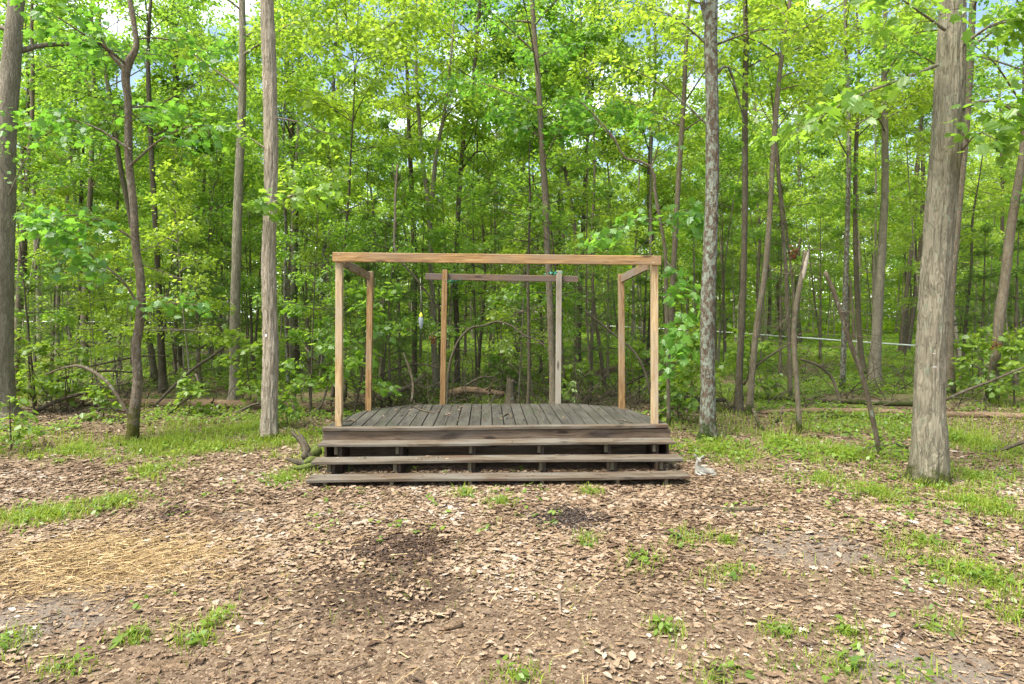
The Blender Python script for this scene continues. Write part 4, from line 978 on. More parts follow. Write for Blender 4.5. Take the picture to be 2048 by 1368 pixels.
 ('grey_tree', 'stout leaning grey trunk with scarred foot left of the biggest trunk', [(1749, 770, 28), (1752, 700, 24), (1757, 600, 21), (1765, 480, 18), (1770, 380, 16), (1770, 280, 15), (1768, 150, 12), (1770, 40, 10)], 17.3, 'bark_grey', 'leaf_yellow', dict(h0=6.2, H=13, seed=50, sides=18, fine=.12)),
 ('dark_tree', 'left stem of a dark leaning pair in the far light green woods', [(1802, 708, 14), (1806, 650, 11), (1816, 560, 10), (1828, 440, 9), (1836, 330, 8)], 29., 'bark_dark', 'leaf_yellow', dict(h0=8, H=15, seed=51)),
 ('dark_tree', 'right stem of a dark leaning pair in the far light green woods', [(1812, 706, 15), (1822, 650, 12), (1834, 570, 12), (1842, 480, 10), (1846, 340, 9)], 29.8, 'bark_dark', 'leaf_yellow', dict(h0=8, H=15, seed=52)),
 ('grey_tree', 'grey trunk peeking out directly behind the biggest trunk', [(1899, 802, 26), (1898, 700, 21), (1900, 600, 20), (1908, 500, 19), (1920, 380, 18), (1930, 270, 18), (1940, 120, 16), (1946, 0, 14)], 14.2, 'bark_brown', 'leaf_mid', dict(h0=6.4, H=13, seed=53, sides=18, fine=.12)),
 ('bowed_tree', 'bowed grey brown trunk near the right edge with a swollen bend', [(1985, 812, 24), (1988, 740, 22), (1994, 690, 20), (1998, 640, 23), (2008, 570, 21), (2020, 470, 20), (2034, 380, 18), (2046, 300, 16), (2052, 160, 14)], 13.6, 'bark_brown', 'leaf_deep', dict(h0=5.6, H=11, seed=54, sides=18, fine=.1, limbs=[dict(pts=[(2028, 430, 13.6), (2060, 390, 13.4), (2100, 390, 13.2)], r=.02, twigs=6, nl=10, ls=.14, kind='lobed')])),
 ('slim_tree', 'slim dark conifer stem with drooping twigs right of the biggest trunk', [(1922, 760, 8), (1928, 690, 7), (1934, 620, 7), (1942, 540, 6), (1946, 430, 5)], 17.5, 'bark_dark', 'needle', dict(h0=5., H=6.4, seed=55, n_limbs=0, dead=40, deadz=(.8, 5.5))),
]
for (nm, lab, pts, d, bk, lf, kw) in TREES:
    kw = dict(kw)
    if 'H' in kw and kw['H'] == 0: kw['H'] = -99
    kw.setdefault('wsc', .86); kw.setdefault('sides', 12); kw.setdefault('fine', .2)
    if d > 16: kw.setdefault('ls', .105)
    ctree(nm, lab, pts, d, bk, lf, **kw)

# --- broken and dead stems right of the stage
def stem(name, label, pts, d, bark, sides=10, seed=1, cat='dead tree', pale_top=False, dead=0, amp=.14):
    rng = np.random.default_rng(seed); W = np.array([[*P(a, b, dd), w_ / F * dd / 2] for a, b, w_, dd in [(p_[0], p_[1], p_[2], p_[3] if len(p_) > 3 else d) for p_ in pts]])
    base = W[0, :3].copy(); base[2] = float(gz(base[0], base[1])); W[0, 2] = base[2] - .06
    L = np.linalg.norm(np.diff(W[:, :3], axis=0), axis=1).sum(); pp = resample(W, max(8, int(L / .08))); pp[:, :3] -= base
    tr = MB(); V, f = tube(pp[:, :3], pp[:, 3], sides, amp, 2.5, 3., seed); tr.add(V, f)
    if dead: dead_twigs(rng, tr, pp[:, :3], pp[:, 3], .5, pp[:, 2].max(), dead, (.2, .8))
    root = thing(name, label, cat, base)
    tr.build('trunk', [M[bark]], root)
    if pale_top:
        m_ = MB(); e = pp[-1, :3]; dv = norm(pp[-1, :3] - pp[-8, :3]); s0 = pp[-7, :3]
        q = np.linspace(0, 1, 8)[:, None]; pth = s0 + (e - s0) * q * 1.05 + np.array([.012, -.028, 0]) + rng.normal(0, .003, (8, 3))
        V, f = tube(pth, np.array([.008, .026, .034, .036, .034, .03, .022, .008]), 8, .25, 3., 8., seed + 4); m_.add(V, f); m_.build('torn_wood', M['snag_pale'], root)
    return root
stem('broken_snag', 'broken grey snag with pale torn top right of the lichen dappled trunk', [(1599, 867, 11), (1596, 800, 9.5), (1590, 720, 9.5), (1588, 650, 9.5), (1594, 600, 9.5), (1604, 550, 10), (1613, 502, 10.5)], 10.4, 'bark_brown', 12, 61, pale_top=True, dead=12)
stem('leaning_snag', 'thin dead sapling leaning left across the woods with rusty foot and lichen top', [(1762, 916, 9), (1746, 840, 9), (1724, 750, 9), (1702, 690, 9), (1680, 620, 9), (1664, 575, 8), (1650, 543, 7)], 8.7, 'dead', 10, 62, dead=5)
stem('arched_stem', 'mossy bent sapling arching over behind the open back of the stage', [(893, 775, 5, 12.4), (903, 715, 5, 12.5), (918, 680, 4.6, 12.5), (944, 655, 4.4, 12.5), (968, 651, 4, 12.4), (992, 643, 3.8, 12.4), (1020, 650, 3.4, 12.3), (1052, 672, 3, 12.2), (1078, 682, 2.6, 12.1), (1102, 710, 2, 12.)], 12.5, 'bark_dark', 9, 63, cat='sapling', dead=7, amp=.3)
stem('leaning_pole', 'thin dark pole leaning down to the right between the right posts', [(1312, 748, 5, 12.4), (1270, 706, 5, 12.5), (1220, 662, 4, 12.6), (1170, 622, 4, 12.8)], 12.5, 'bark_dark', 6, 64, cat='fallen branch')
# --- fallen timber
def fallen(name, label, pts, bark='log', sides=12, seed=1, cat='fallen log', amp=.12, branches=0, rest=True, bl=(.2, .6), moss=False):
    """pts: (px, py, width px, depth)"""
    rng = np.random.default_rng(seed); W = np.array([[*P(a, b, dd), w_ / F * dd / 2] for a, b, w_, dd in pts])
    if rest: W[:, 2] = np.maximum(gz(W[:, 0], W[:, 1]) + W[:, 3] * .8, W[:, 2])
    base = W[0, :3].copy(); base[2] = float(gz(base[0], base[1]))
    L = np.linalg.norm(np.diff(W[:, :3], axis=0), axis=1).sum(); pp = resample(W, max(8, int(L / .10))); pp[:, :3] -= base
    pp[:, 3] = np.maximum(pp[:, 3], .004)
    m_ = MB(); V, f = tube(pp[:, :3], pp[:, 3], sides, amp, 2.2, 1.2, seed); m_.add(V, f)
    for i in range(branches):
        k_ = rng.integers(1, len(pp) - 1); d = pp[min(k_ + 1, len(pp) - 1), :3] - pp[k_ - 1, :3]
        tp = limb_path(rng, pp[k_, :3], math.atan2(d[1], d[0]) + rng.choice([-1, 1]) * rng.uniform(.4, 1.2), rng.uniform(-.1, .8), rng.uniform(*bl), 6, rng.normal(0, .5), .2)
        tp[:, 2] = np.maximum(tp[:, 2], .01)
        V, f = tube(tp, np.linspace(max(.005, pp[k_, 3] * .4), .002, 6), 4, cap=False); m_.add(V, f)
    o = m_.build(name, [M[bark]]); o.location = base.tolist(); tag(o, label, cat)
    return o
fallen('fallen_log', 'long mossy brown log lying behind the mossy and pale trees left of the stage', [(120, 812, 14, 13.4), (250, 812, 17, 13.2), (400, 815, 19, 13.0), (560, 821, 18, 12.8), (690, 822, 14, 12.6)], 'log', 16, 71, branches=5)
fallen('fallen_log', 'upper long thin log lying right of the stage behind the snag', [(1475, 798, 8, 14.2), (1560, 800, 9, 13.9), (1660, 806, 10, 13.6), (1760, 815, 12, 13.2), (1850, 822, 12, 13.)], 'dead', 12, 72, branches=4)
fallen('fallen_log', 'lower reddish rotten log running to the right edge behind the biggest trunk', [(1520, 832, 8, 12.3), (1620, 826, 11, 12.3), (1740, 828, 13, 12.1), (1860, 834, 13, 11.9), (1960, 840, 13, 11.7), (2080, 846, 14, 11.5)], 'log', 14, 73, branches=4)
fallen('fallen_log', 'short split grey log beside the lower reddish rotten log', [(1640, 838, 7, 11.8), (1740, 845, 9, 11.6), (1840, 846, 8, 11.5)], 'dead', 10, 74)
fallen('fallen_log', 'dark rotting log lying behind the stage beside the stump', [(895, 788, 14, 13.4), (930, 780, 15, 13.3), (970, 783, 12, 13.2), (1008, 788, 9, 13.1)], 'log', 12, 75, branches=4)
fallen('fallen_log', 'mossy green log under dark branches behind the left side of the stage', [(762, 797, 14, 12.8), (790, 785, 13, 13.), (820, 772, 10, 13.2), (850, 748, 6, 13.4)], 'dead', 12, 76, branches=5)
BR = [('pale lichen branch arching from the foot of the mossy tree to the left', [(262, 835, 7, 9.75), (240, 800, 7, 9.8), (215, 765, 7, 9.9), (190, 745, 7, 10.), (160, 732, 6, 10.1), (130, 735, 4, 10.2), (90, 750, 3, 10.4)], 'dead', 14),
      ('dark branch sloping up to the right behind the mossy tree', [(310, 810, 5, 12.6), (350, 770, 6, 12.8), (390, 735, 6, 13.), (425, 712, 5, 13.3), (455, 690, 4, 13.6)], 'bark_dark', 3),
      ('hooked bare branch leaning on the long log left of the pale tree', [(338, 828, 5, 12.), (370, 800, 5, 12.1), (392, 785, 5, 12.2), (397, 765, 4, 12.3), (391, 748, 3, 12.4)], 'dead', 1),
      ('dark crooked branch lying over the long log toward the pale tree', [(470, 828, 6, 12.), (500, 812, 5, 12.1), (525, 805, 4, 12.2), (550, 800, 3, 12.3)], 'bark_dark', 3),
      ('thick dark dead branch lying along the ground at the left edge', [(70, 822, 8, 12.2), (120, 800, 8, 12.3), (170, 785, 7, 12.4), (215, 775, 5, 12.6), (260, 766, 4, 12.8)], 'bark_dark', 8),
      ('bare twiggy branch tangled in brush beside the thick trunk at left', [(95, 770, 5, 13.), (150, 750, 5, 13.2), (210, 742, 4, 13.4), (270, 745, 3, 13.6)], 'bark_dark', 10),
      ('long thin branch reaching right behind the mossy tree', [(170, 735, 4, 13.8), (230, 722, 4, 14.), (290, 712, 3, 14.2), (340, 712, 2.5, 14.4)], 'bark_dark', 6),
      ('dark thin branch falling to the right beside the front left post', [(610, 695, 3, 13.6), (640, 730, 4, 13.2), (665, 765, 4, 12.9), (690, 800, 5, 12.6)], 'bark_dark', 3),
      ('upturned dark branch rising from the log left of the front left post', [(612, 832, 4, 12.), (640, 815, 5, 12.1), (650, 790, 4, 12.2), (655, 772, 3, 12.2)], 'bark_dark', 1),
      ('forked grey branch propped behind the left part of the stage', [(823, 805, 5, 11.8), (826, 770, 5, 12.), (818, 735, 4, 12.2), (806, 705, 3, 12.4)], 'dead', 3),
      ('curved dark branch resting low behind the left rear post', [(760, 750, 5, 13.6), (800, 735, 5, 13.5), (835, 728, 4, 13.4), (875, 735, 3, 13.2)], 'bark_dark', 4),
      ('thin branch lying along the moss in front of the stump', [(930, 772, 4, 13.), (950, 760, 4, 13.1), (970, 754, 4, 13.2), (990, 755, 3, 13.2)], 'bark_dark', 1),
      ('curving bare branch arching between the dark trunk and the broken snag', [(1487, 770, 5, 12.4), (1510, 735, 5, 12.3), (1545, 708, 4, 12.2), (1580, 688, 3, 12.1), (1600, 676, 2, 12.)], 'bark_dark', 4),
      ('dark hooked branch curving down right of the broken snag', [(1600, 718, 4, 13.2), (1635, 730, 5, 13.2), (1660, 750, 6, 13.2), (1675, 785, 6, 13.1), (1682, 812, 5, 13.)], 'bark_dark', 4),
      ('short dark forked branch lying on leaves right of the lichen dappled trunk', [(1506, 818, 6, 11.2), (1516, 845, 7, 10.9), (1528, 862, 6, 10.6)], 'dead', 1),
      ('short propped branch behind the short forked one', [(1545, 862, 5, 11.2), (1556, 840, 5, 11.4), (1566, 812, 4, 11.6)], 'dead', 1),
      ('thin pale branch sloping over the leaves below the broken snag', [(1550, 868, 4, 10.2), (1600, 878, 4, 10.), (1650, 884, 4, 9.9)], 'dead', 2),
      ('brown branch lying on leaves between the lichen trunk and the leaning sapling', [(1545, 888, 4, 9.7), (1590, 905, 4, 9.2), (1620, 930, 4, 8.6), (1632, 945, 3, 8.3)], 'dead', 1),
      ('rotting brown chunk of wood half buried in leaves right of the deer statue', [(1630, 925, 7, 8.6), (1655, 932, 9, 8.4), (1678, 938, 8, 8.2)], 'log', 0),
      ('forked dark branch at the foot of the leaning dead sapling', [(1722, 905, 5, 9.), (1755, 893, 6, 9.1), (1790, 888, 5, 9.2), (1820, 896, 4, 9.2)], 'bark_dark', 4),
      ('bare branch rising to the right edge behind the biggest trunk', [(1890, 800, 6, 12.4), (1930, 782, 6, 12.3), (1975, 765, 5, 12.2), (2030, 742, 4, 12.), (2060, 730, 3, 12.)], 'bark_dark', 5),
      ('dead branch poking in from the right edge over the grass', [(1968, 914, 5, 9.), (1995, 902, 6, 8.9), (2030, 890, 7, 8.8), (2080, 872, 7, 8.7)], 'bark_dark', 3),
      ('dark flat branch lying behind the right side of the stage', [(1340, 790, 8, 12.6), (1400, 800, 9, 12.6), (1450, 800, 8, 12.8)], 'bark_dark', 6),
      ('tangled low branch in the ferns right of the second right post', [(1252, 770, 4, 13.4), (1290, 750, 5, 13.3), (1330, 728, 4, 13.2)], 'bark_dark', 5),
      ('rotten brown trunk fragment on the far moss behind the rear opening', [(1195, 745, 8, 20.), (1225, 738, 10, 20.2), (1250, 738, 8, 20.4)], 'log', 3),
      ('distant fallen trunk on the moss left of the biggest trunk', [(1600, 772, 6, 17.6), (1680, 765, 6, 18.2), (1730, 768, 5, 18.4)], 'dead', 3),
      ('distant dark fallen trunk below the white line at left', [(110, 700, 7, 28.), (160, 694, 7, 28.4), (220, 688, 5, 29.)], 'log', 4)]
for i, (lab, pts, bk, nb_) in enumerate(BR):
    fallen('fallen_branch', lab, pts, bk, 8, 100 + i, 'fallen branch', .12, nb_, rest=True, bl=(.25, .8))
# sticks on the clearing floor
M['stickwood'] = bark_mat('stickwood', (.04, .03, .022), (.17, .13, .095), (.32, .27, .21), 20., .3, .4)
STK = [('black charred stick lying on the leaves right of the stage steps', [(1372, 1017, 5), (1420, 1017, 6), (1470, 1020, 9), (1524, 1018, 8)], 'twig'),
       ('thin bent grey stick lying on the mulch in the left foreground', [(418, 1218, 3), (450, 1224, 5), (505, 1228, 4)], 'stickwood'),
       ('short lichen crusted stick end pointing at the viewer in the centre foreground', [(1117, 1187, 7), (1119, 1205, 8), (1121, 1228, 6)], 'stickwood'),
       ('long pale stick lying at the left edge of the straw', [(0, 1268, 6), (50, 1256, 6), (105, 1252, 4)], 'stickwood'),
       ('dark stick on the soil at the left edge', [(0, 1098, 4), (35, 1094, 4), (68, 1090, 3)], 'twig'),
       ('thin twig lying in the right foreground below the centre grass', [(1140, 1240, 2), (1155, 1262, 3), (1170, 1290, 3)], 'stickwood'),
       ('thin brown stick lying toward the big tree on the right', [(1700, 1200, 3), (1760, 1213, 4), (1840, 1220, 3)], 'stickwood'),
       ('dark curved twig at the bottom right of the clearing', [(1555, 1205, 2), (1590, 1200, 3), (1630, 1196, 2)], 'twig'),
       ('brown pine cone like stub of bark in the centre foreground', [(888, 1256, 8), (905, 1253, 11), (926, 1249, 8)], 'log'),
       ('thin forked twig on the pale leaves beside the straw', [(530, 1180, 2), (560, 1192, 3), (580, 1212, 3)], 'stickwood'),
       ('long faint twig lying across the left foreground', [(560, 1262, 3), (640, 1235, 3), (700, 1222, 2)], 'stickwood')]
for i, (lab, pts, bk) in enumerate(STK):
    fallen('stick', lab, [(a, b, w_, HC * F / (b - HY)) for a, b, w_ in pts], bk, 7, 140 + i, 'stick', .2, 1 if i % 3 == 1 else 0, bl=(.05, .12))
# loose bark slabs in the left foreground
for i, (px, py, a, L, lab) in enumerate(((330, 1333, .1, .17, 'upper reddish bark slab in the bottom left pile'), (380, 1326, .0, .16, 'right hand reddish bark slab in the bottom left pile'), (352, 1340, .2, .14, 'middle reddish bark slab in the bottom left pile'), (300, 1346, -.1, .13, 'lowest reddish bark slab in the bottom left pile'))):
    m_ = MB(); c = GP(px, py); g = np.linspace(-.5, .5, 7); rr = np.random.default_rng(i + 5)
    top = np.array([[u * L, v * .022, .016 - .03 * abs(v) + rr.normal(0, .002)] for u in g for v in (-1, -.4, .4, 1)]); bot = top - [0, 0, .006]
    fq = []; 
    for r_ in range(6):
        for q_ in range(3): fq.append([r_ * 4 + q_, (r_ + 1) * 4 + q_, (r_ + 1) * 4 + q_ + 1, r_ * 4 + q_ + 1])
    fq = np.array(fq); rim = [0, 1, 2, 3, 7, 11, 15, 19, 23, 27, 26, 25, 24, 20, 16, 12, 8, 4]
    side = np.array([[rim[j_], rim[(j_ + 1) % 18], rim[(j_ + 1) % 18] + 28, rim[j_] + 28] for j_ in range(18)])
    m_.add(np.vstack([top, bot]), [fq, fq[:, ::-1] + 28, side[:, ::-1]], 0, .5, smooth=False); o = m_.build('bark_slab', [M['log']]); o.location = (c[0], c[1], c[2] + .02); o.rotation_euler = (rr.normal(0, .1), rr.normal(0, .06), a)
    tag(o, lab, 'bark slab')

# --- stumps
def stump(name, label, px, py, d, w, h, seed, bark='bark_moss', jag=.25):
    rng = np.random.default_rng(seed); base = P(px, py, d); base[2] = float(gz(base[0], base[1])); n = 12
    z = np.linspace(-.08, h, n); r = w / 2 * (1 - .25 * z / h) * (1 + .9 * np.exp(-np.maximum(z, 0) / .09))
    V, f = tube(np.c_[np.zeros(n), np.zeros(n), z], r, 22, .25, 2.2, 2.5, seed)
    top = (n - 1) * 22; V[top:top + 22, 2] += rng.uniform(-jag, jag, 22) * h * .4; V[-2, 2] -= .1 * h
    m_ = MB(); m_.add(V, f); o = m_.build(name, [M[bark]]); o.location = base.tolist(); tag(o, label, 'stump')
stump('tree_stump', 'rotten upright stump with flared roots behind the middle of the stage', 1021, 793, 13., .20, .62, 81, 'bark_dark')
stump('tree_stump', 'pale short stump leaning in the ferns left of the front left post', 588, 835, 12., .09, .50, 82, 'dead')
# weathered root left of the steps
rt = thing('weathered_root', 'splintered dark root with bright green moss beside the left end of the steps', 'driftwood', GP(612, 936))
rb = np.array(rt.location); rr_ = np.random.default_rng(83); m_ = MB()
for q, r_ in (([(608, 916, 7.95), (614, 905, 7.97), (606, 886, 8.0), (594, 872, 8.02), (581, 862, 8.05)], [.04, .048, .034, .02, .004]),
              ([(612, 905, 8.0), (603, 884, 8.03), (590, 868, 8.06), (584, 856, 8.08)], [.035, .026, .014, .003]), ([(614, 900, 7.99), (608, 880, 8.0), (598, 866, 8.02), (596, 860, 8.03)], [.03, .022, .010, .003]), ([(616, 903, 7.98), (613, 888, 7.98), (606, 876, 7.99)], [.03, .018, .004]), ([(606, 890, 8.05), (592, 874, 8.06), (578, 866, 8.07)], [.026, .016, .003]),
              ([(625, 930, 7.95), (605, 927, 7.92), (588, 922, 7.9), (570, 918, 7.88)], [.04, .035, .025, .008]),
              ([(628, 920, 8.0), (612, 912, 7.98), (604, 916, 7.95)], [.05, .06, .02])):
    W = resample(np.c_[np.array([P(*v) - rb for v in q]), r_], 14); V, f = tube(W[:, :3], np.maximum(W[:, 3], .005), 11, .45, 2., 9., int(rr_.integers(99))); m_.add(V, f)
m_.build('splintered_wood', [M['bark_dark']], rt)
m_ = MB()
for q, r_ in (([(640, 925, 7.9), (620, 932, 7.85), (598, 936, 7.83), (578, 934, 7.82)], [.03, .035, .028, .01]),
              ([(640, 900, 8.05), (630, 905, 8.0), (624, 912, 7.97)], [.05, .065, .03]), ([(634, 890, 8.1), (628, 897, 8.07), (622, 900, 8.04)], [.03, .045, .02]), ([(632, 918, 7.98), (620, 922, 7.93), (606, 927, 7.9)], [.045, .05, .02])):
    W = resample(np.c_[np.array([P(*v) - rb for v in q]), r_], 10); V, f = tube(W[:, :3], W[:, 3], 12, .35, 2., 14., int(rr_.integers(99))); m_.add(V, f)
m_.build('moss', [M['moss']], rt)

# ================================================================== BACKGROUND WOODS: copies of a few kinds
VAR = []
VAR.append(('woodland_tree',) + tree_variant(201, 14.5, .095, 4.4, 16, (1.3, 2.8), (.35, .9), .115, 56, 9, M['leaf_mid'], M['bark_brown'], lean=.05, wob=.09))
VAR.append(('woodland_tree',) + tree_variant(202, 13., .08, 3.6, 16, (1.2, 2.6), (.3, .9), .112, 56, 9, M['leaf_yellow'], M['bark_grey'], lean=.08, wob=.10))
VAR.append(('woodland_tree',) + tree_variant(203, 15.5, .12, 5.0, 16, (1.4, 2.9), (.4, 1.), .118, 56, 9, M['leaf_yellow'], M['bark_dark'], lean=.04, wob=.08))
VAR.append(('understory_tree',) + tree_variant(204, 8.8, .042, 3.8, 16, (.8, 2.1), (.25, .9), .102, 54, 9, M['leaf_mid'], M['bark_brown'], lean=.06, wob=.09, spread=.34))
VAR.append(('understory_tree',) + tree_variant(205, 8.2, .038, 3.4, 16, (.8, 2.0), (.2, .8), .102, 54, 9, M['leaf_yellow'], M['bark_dark'], lean=.08, wob=.1, spread=.34, tilt=.34))
VAR.append(('understory_tree',) + tree_variant(206, 9.8, .05, 4.1, 16, (.9, 2.2), (.25, .9), .104, 54, 9, M['leaf_yellow'], M['bark_grey'], lean=.05, wob=.08, spread=.34))
VAR.append(('bare_pole',) + tree_variant(207, 11., .05, 7.0, 8, (.8, 1.6), (.3, .9), .114, 54, 8, M['leaf_mid'], M['bark_dark'], lean=.06, wob=.11, dead=26))
VAR.append(('bare_pole',) + tree_variant(208, 10., .036, 6.0, 8, (.8, 1.6), (.3, .9), .114, 54, 8, M['leaf_yellow'], M['bark_grey'], lean=.12, wob=.13, dead=20))
KLAB = {'woodland_tree': ('tall straight trunk under a high crown among many alike deep in the woods', 'tree', 'tall trees deep in the woods'),
        'understory_tree': ('slender leafy understory tree with layered branches among many alike in the woods', 'tree', 'leafy understory trees in the woods'),
        'bare_pole': ('thin bare pole of a young tree among many alike deep in the woods', 'tree', 'thin bare young trees in the woods')}
brng = np.random.default_rng(2024)
used = [(P(t[2][0][0], 700, t[3])[0], t[3]) for t in TREES] + [(-9.4, 11.8), (-5.7, 9.7), (-3.7, 9.9), (3., 9.8), (4.8, 7.4)]
protos = {}
def place(vi, x, y, rz, sc):
    nm, a, b_ = VAR[vi]; lab, cat, grp = KLAB[nm]; z = float(gz(x, y)) - .05
    if vi not in protos: protos[vi] = make_root(nm, lab, cat, a, b_, (x, y, z), rz, sc, grp)
    else: dup(protos[vi], (x, y, z), rz, sc, tilt=(brng.normal(0, .02), brng.normal(0, .02)))
VAR.append(('thin_sapling',) + tree_variant(209, 6.2, .026, 1.4, 13, (.5, 1.2), (.2, .8), .085, 34, 6, M['leaf_mid'], M['bark_dark'], lean=.09, wob=.08, dead=10, spread=.24))
VAR.append(('thin_sapling',) + tree_variant(210, 4.6, .020, .9, 12, (.4, 1.1), (.1, .7), .08, 34, 6, M['leaf_yellow'], M['bark_grey'], lean=.12, wob=.09, dead=8, spread=.24))
VAR.append(('thin_sapling',) + tree_variant(211, 7.5, .030, 2.4, 13, (.5, 1.3), (.3, .9), .085, 34, 6, M['leaf_yellow'], M['bark_brown'], lean=.07, wob=.1, dead=14, spread=.24))
KLAB['thin_sapling'] = ('whip thin sapling with small light leaves among many alike between the trunks', 'sapling', 'thin saplings between the trunks')
cnt = 0; tries = 0
while cnt < 26 and tries < 9000:
    tries += 1
    y = brng.uniform(12.2, 32) if cnt > 30 else brng.uniform(12.2, 19); x = brng.uniform(-1, 1) * (.80 * y + 1.)
    if min((x - a) ** 2 + (y - b_) ** 2 for a, b_ in used) < .8 ** 2: continue
    used.append((x, y)); place(8 + int(brng.integers(3)), x, y, brng.uniform(0, 2 * PI), brng.uniform(.75, 1.2)); cnt += 1
cnt = 0; tries = 0
while cnt < 235 and tries < 20000:
    tries += 1
    y = (brng.uniform() * (56 ** 1.75 - 13.5 ** 1.75) + 13.5 ** 1.75) ** (1 / 1.75); x = brng.uniform(-1, 1) * (.80 * y + 1.5)
    if min((x - a) ** 2 + (y - b_) ** 2 for a, b_ in used) < (1.1 if y < 25 else 1.45) ** 2: continue
    # keep an open view into the woods right behind the stage
    px = 1024 + x / y * F
    if 700 < px < 1320 and y < 15.5: continue
    pr = [.14, .12, .11, .11, .10, .12, .15, .15] if y > 32 else [.12, .11, .09, .11, .10, .11, .18, .18] if y > 20 else [.07, .08, .07, .11, .11, .12, .22, .22]
    vi = int(brng.choice(8, p=pr)); used.append((x, y))
    place(vi, x, y, brng.uniform(0, 2 * PI), brng.uniform(.82, 1.22)); cnt += 1
# pines
PV = [pine_variant(301, 4.2, .065, 1.25, 13000), pine_variant(302, 2.6, .035, .95, 8000, .09), pine_variant(303, 6.2, .06, 1.25, 15000, .10, .9)]
PL = ('young white pine with soft feathery needles among several alike in the shade behind the clearing', 'pine tree', 'young pines in the woods')
PSP = [(400, 690, 15.5, 0, 1.), (440, 690, 18., 2, 1.), (350, 700, 19., 0, .9), (760, 700, 14.2, 0, .95), (800, 700, 15.2, 2, .85), (728, 700, 16.5, 0, 1.05), (880, 700, 17., 2, .8), (980, 700, 20., 2, 1.), (1060, 700, 22., 2, 1.05), (1180, 700, 15.5, 0, 1.), (1215, 700, 17.5, 2, .85), (1110, 700, 18.5, 0, 1.1),
       (1285, 700, 20., 0, 1.), (100, 700, 15., 0, .85), (60, 760, 14.2, 1, 1.), (1900, 700, 19., 2, 1.), (1960, 700, 17., 0, 1.), (2030, 700, 15.6, 0, 1.), (1560, 700, 19., 2, .9), (1640, 700, 24., 2, 1.), (620, 700, 18., 0, 1.), (690, 720, 14.5, 1, 1.1), (780, 740, 13.4, 1, 1.), (505, 700, 20., 2, 1.), (240, 700, 20., 0, 1.), (930, 700, 26., 2, 1.1), (840, 700, 24., 2, 1.1), (1450, 700, 22., 2, 1.), (1750, 700, 26., 2, 1.1)]
pp_ = {}
for (px, py, d, v, sc) in PSP:
    x = P(px, py, d)[0]; z = float(gz(x, d)) - .04
    if v not in pp_: pp_[v] = make_root('pine_sapling', PL[0], PL[1], *PV[v], (x, d, z), 0, sc, PL[2])
    else: dup(pp_[v], (x, d, z), brng.uniform(0, 6.28), sc)
# maple saplings with lobed leaves
def sapling_variant(seed, H, n_limbs, L, leafm, ls=.12, nl=8, kind='lobed', h0=.25, tw=5, sp=.2):
    rng = np.random.default_rng(seed); tr = MB(); cr = MB(); p, r = grow(rng, H, .008 + H * .006, .10, .05, max(6, int(H / .18)), .2)
    V, f = tube(p, r, 6); tr.add(V, f); acc = newacc(); g = rng.uniform(0, 6)
    for i in range(n_limbs):
        t = (i + .5) / n_limbs; k_ = int(np.clip((h0 + (1 - h0) * t) * (len(p) - 1), 1, len(p) - 1)); g += 2.4
        lp = limb_path(rng, p[k_], g + rng.normal(0, .3), rng.uniform(.15, .6), L * rng.uniform(.6, 1.1) * (1.15 - .6 * t), 6, -.4)
        add_limb(rng, tr, cr, lp, max(.004, r[k_] * .5), ls, nl, acc, tw, spread=sp, tilt=.32, sides=4)
    flush(cr, acc, kind, 0, rng)
    return tr.mesh('trunk', [M['twig']]), cr.mesh('crown', [leafm, M['twig']])
SV = [sapling_variant(401, 1.7, 8, .7, M['leaf_low']), sapling_variant(402, 2.6, 10, .85, M['leaf_mid'], .125), sapling_variant(403, 1.0, 5, .45, M['leaf_low'], .11, 7), sapling_variant(404, 3.4, 12, 1., M['leaf_yellow'], .12, 9)]
SP = [('layered maple sapling with broad leaves just left of the pale tree', 505, 800, 12.9, 0, 1.), ('knee high maple sapling at the foot of the log right of the mossy tree', 375, 830, 12., 2, .9), ('bright maple sapling between the pale tree and the front left post', 622, 800, 12.6, 1, .9),
      ('maple sapling spreading leaves behind the front left post', 705, 800, 12.2, 1, 1.05), ('small maple sapling in front of the long log right of the pale tree', 578, 850, 11., 2, .9), ('maple sapling with dense leaves left of the mossy tree', 210, 850, 11.6, 2, .9), ('leafy bush of saplings under the thick trunk at the left edge', 70, 790, 12.8, 0, 1.),
      ('maple sapling in the brush beside the arching lichen branch', 130, 790, 12.4, 0, .8), ('low leafy sapling behind the right end of the stage', 1360, 800, 11.6, 2, 1.2), ('sapling with light leaves behind the dark trunk right of the stage', 1505, 790, 14.2, 0, 1.),
      ('sapling with flat leaf layers left of the lichen dappled trunk foot', 1385, 800, 12.6, 0, 1.1), ('sapling with light leaves under the biggest trunk at its right', 1945, 790, 14., 0, 1.),
      ('low bushy sapling at the right edge behind the bowed trunk', 2030, 800, 13., 0, 1.), ('sapling in the shade behind the weathered rear right post', 1150, 800, 13., 2, 1.2), ('sapling between the second right post and the front right post', 1280, 800, 13.6, 0, .9), ('little sapling growing at the edge of the moss behind the stump', 1000, 800, 15., 2, 1.2), ]
sp_ = {}
for (lab, px, py, d, v, sc) in SP:
    x = P(px, py, d)[0]; z = float(gz(x, d)) - .03
    if v not in sp_: sp_[v] = make_root('maple_sapling', lab, 'sapling', *SV[v], (x, d, z), 0, sc, 'maple saplings around the clearing')
    else: dup(sp_[v], (x, d, z), brng.uniform(0, 6.28), sc, lab)
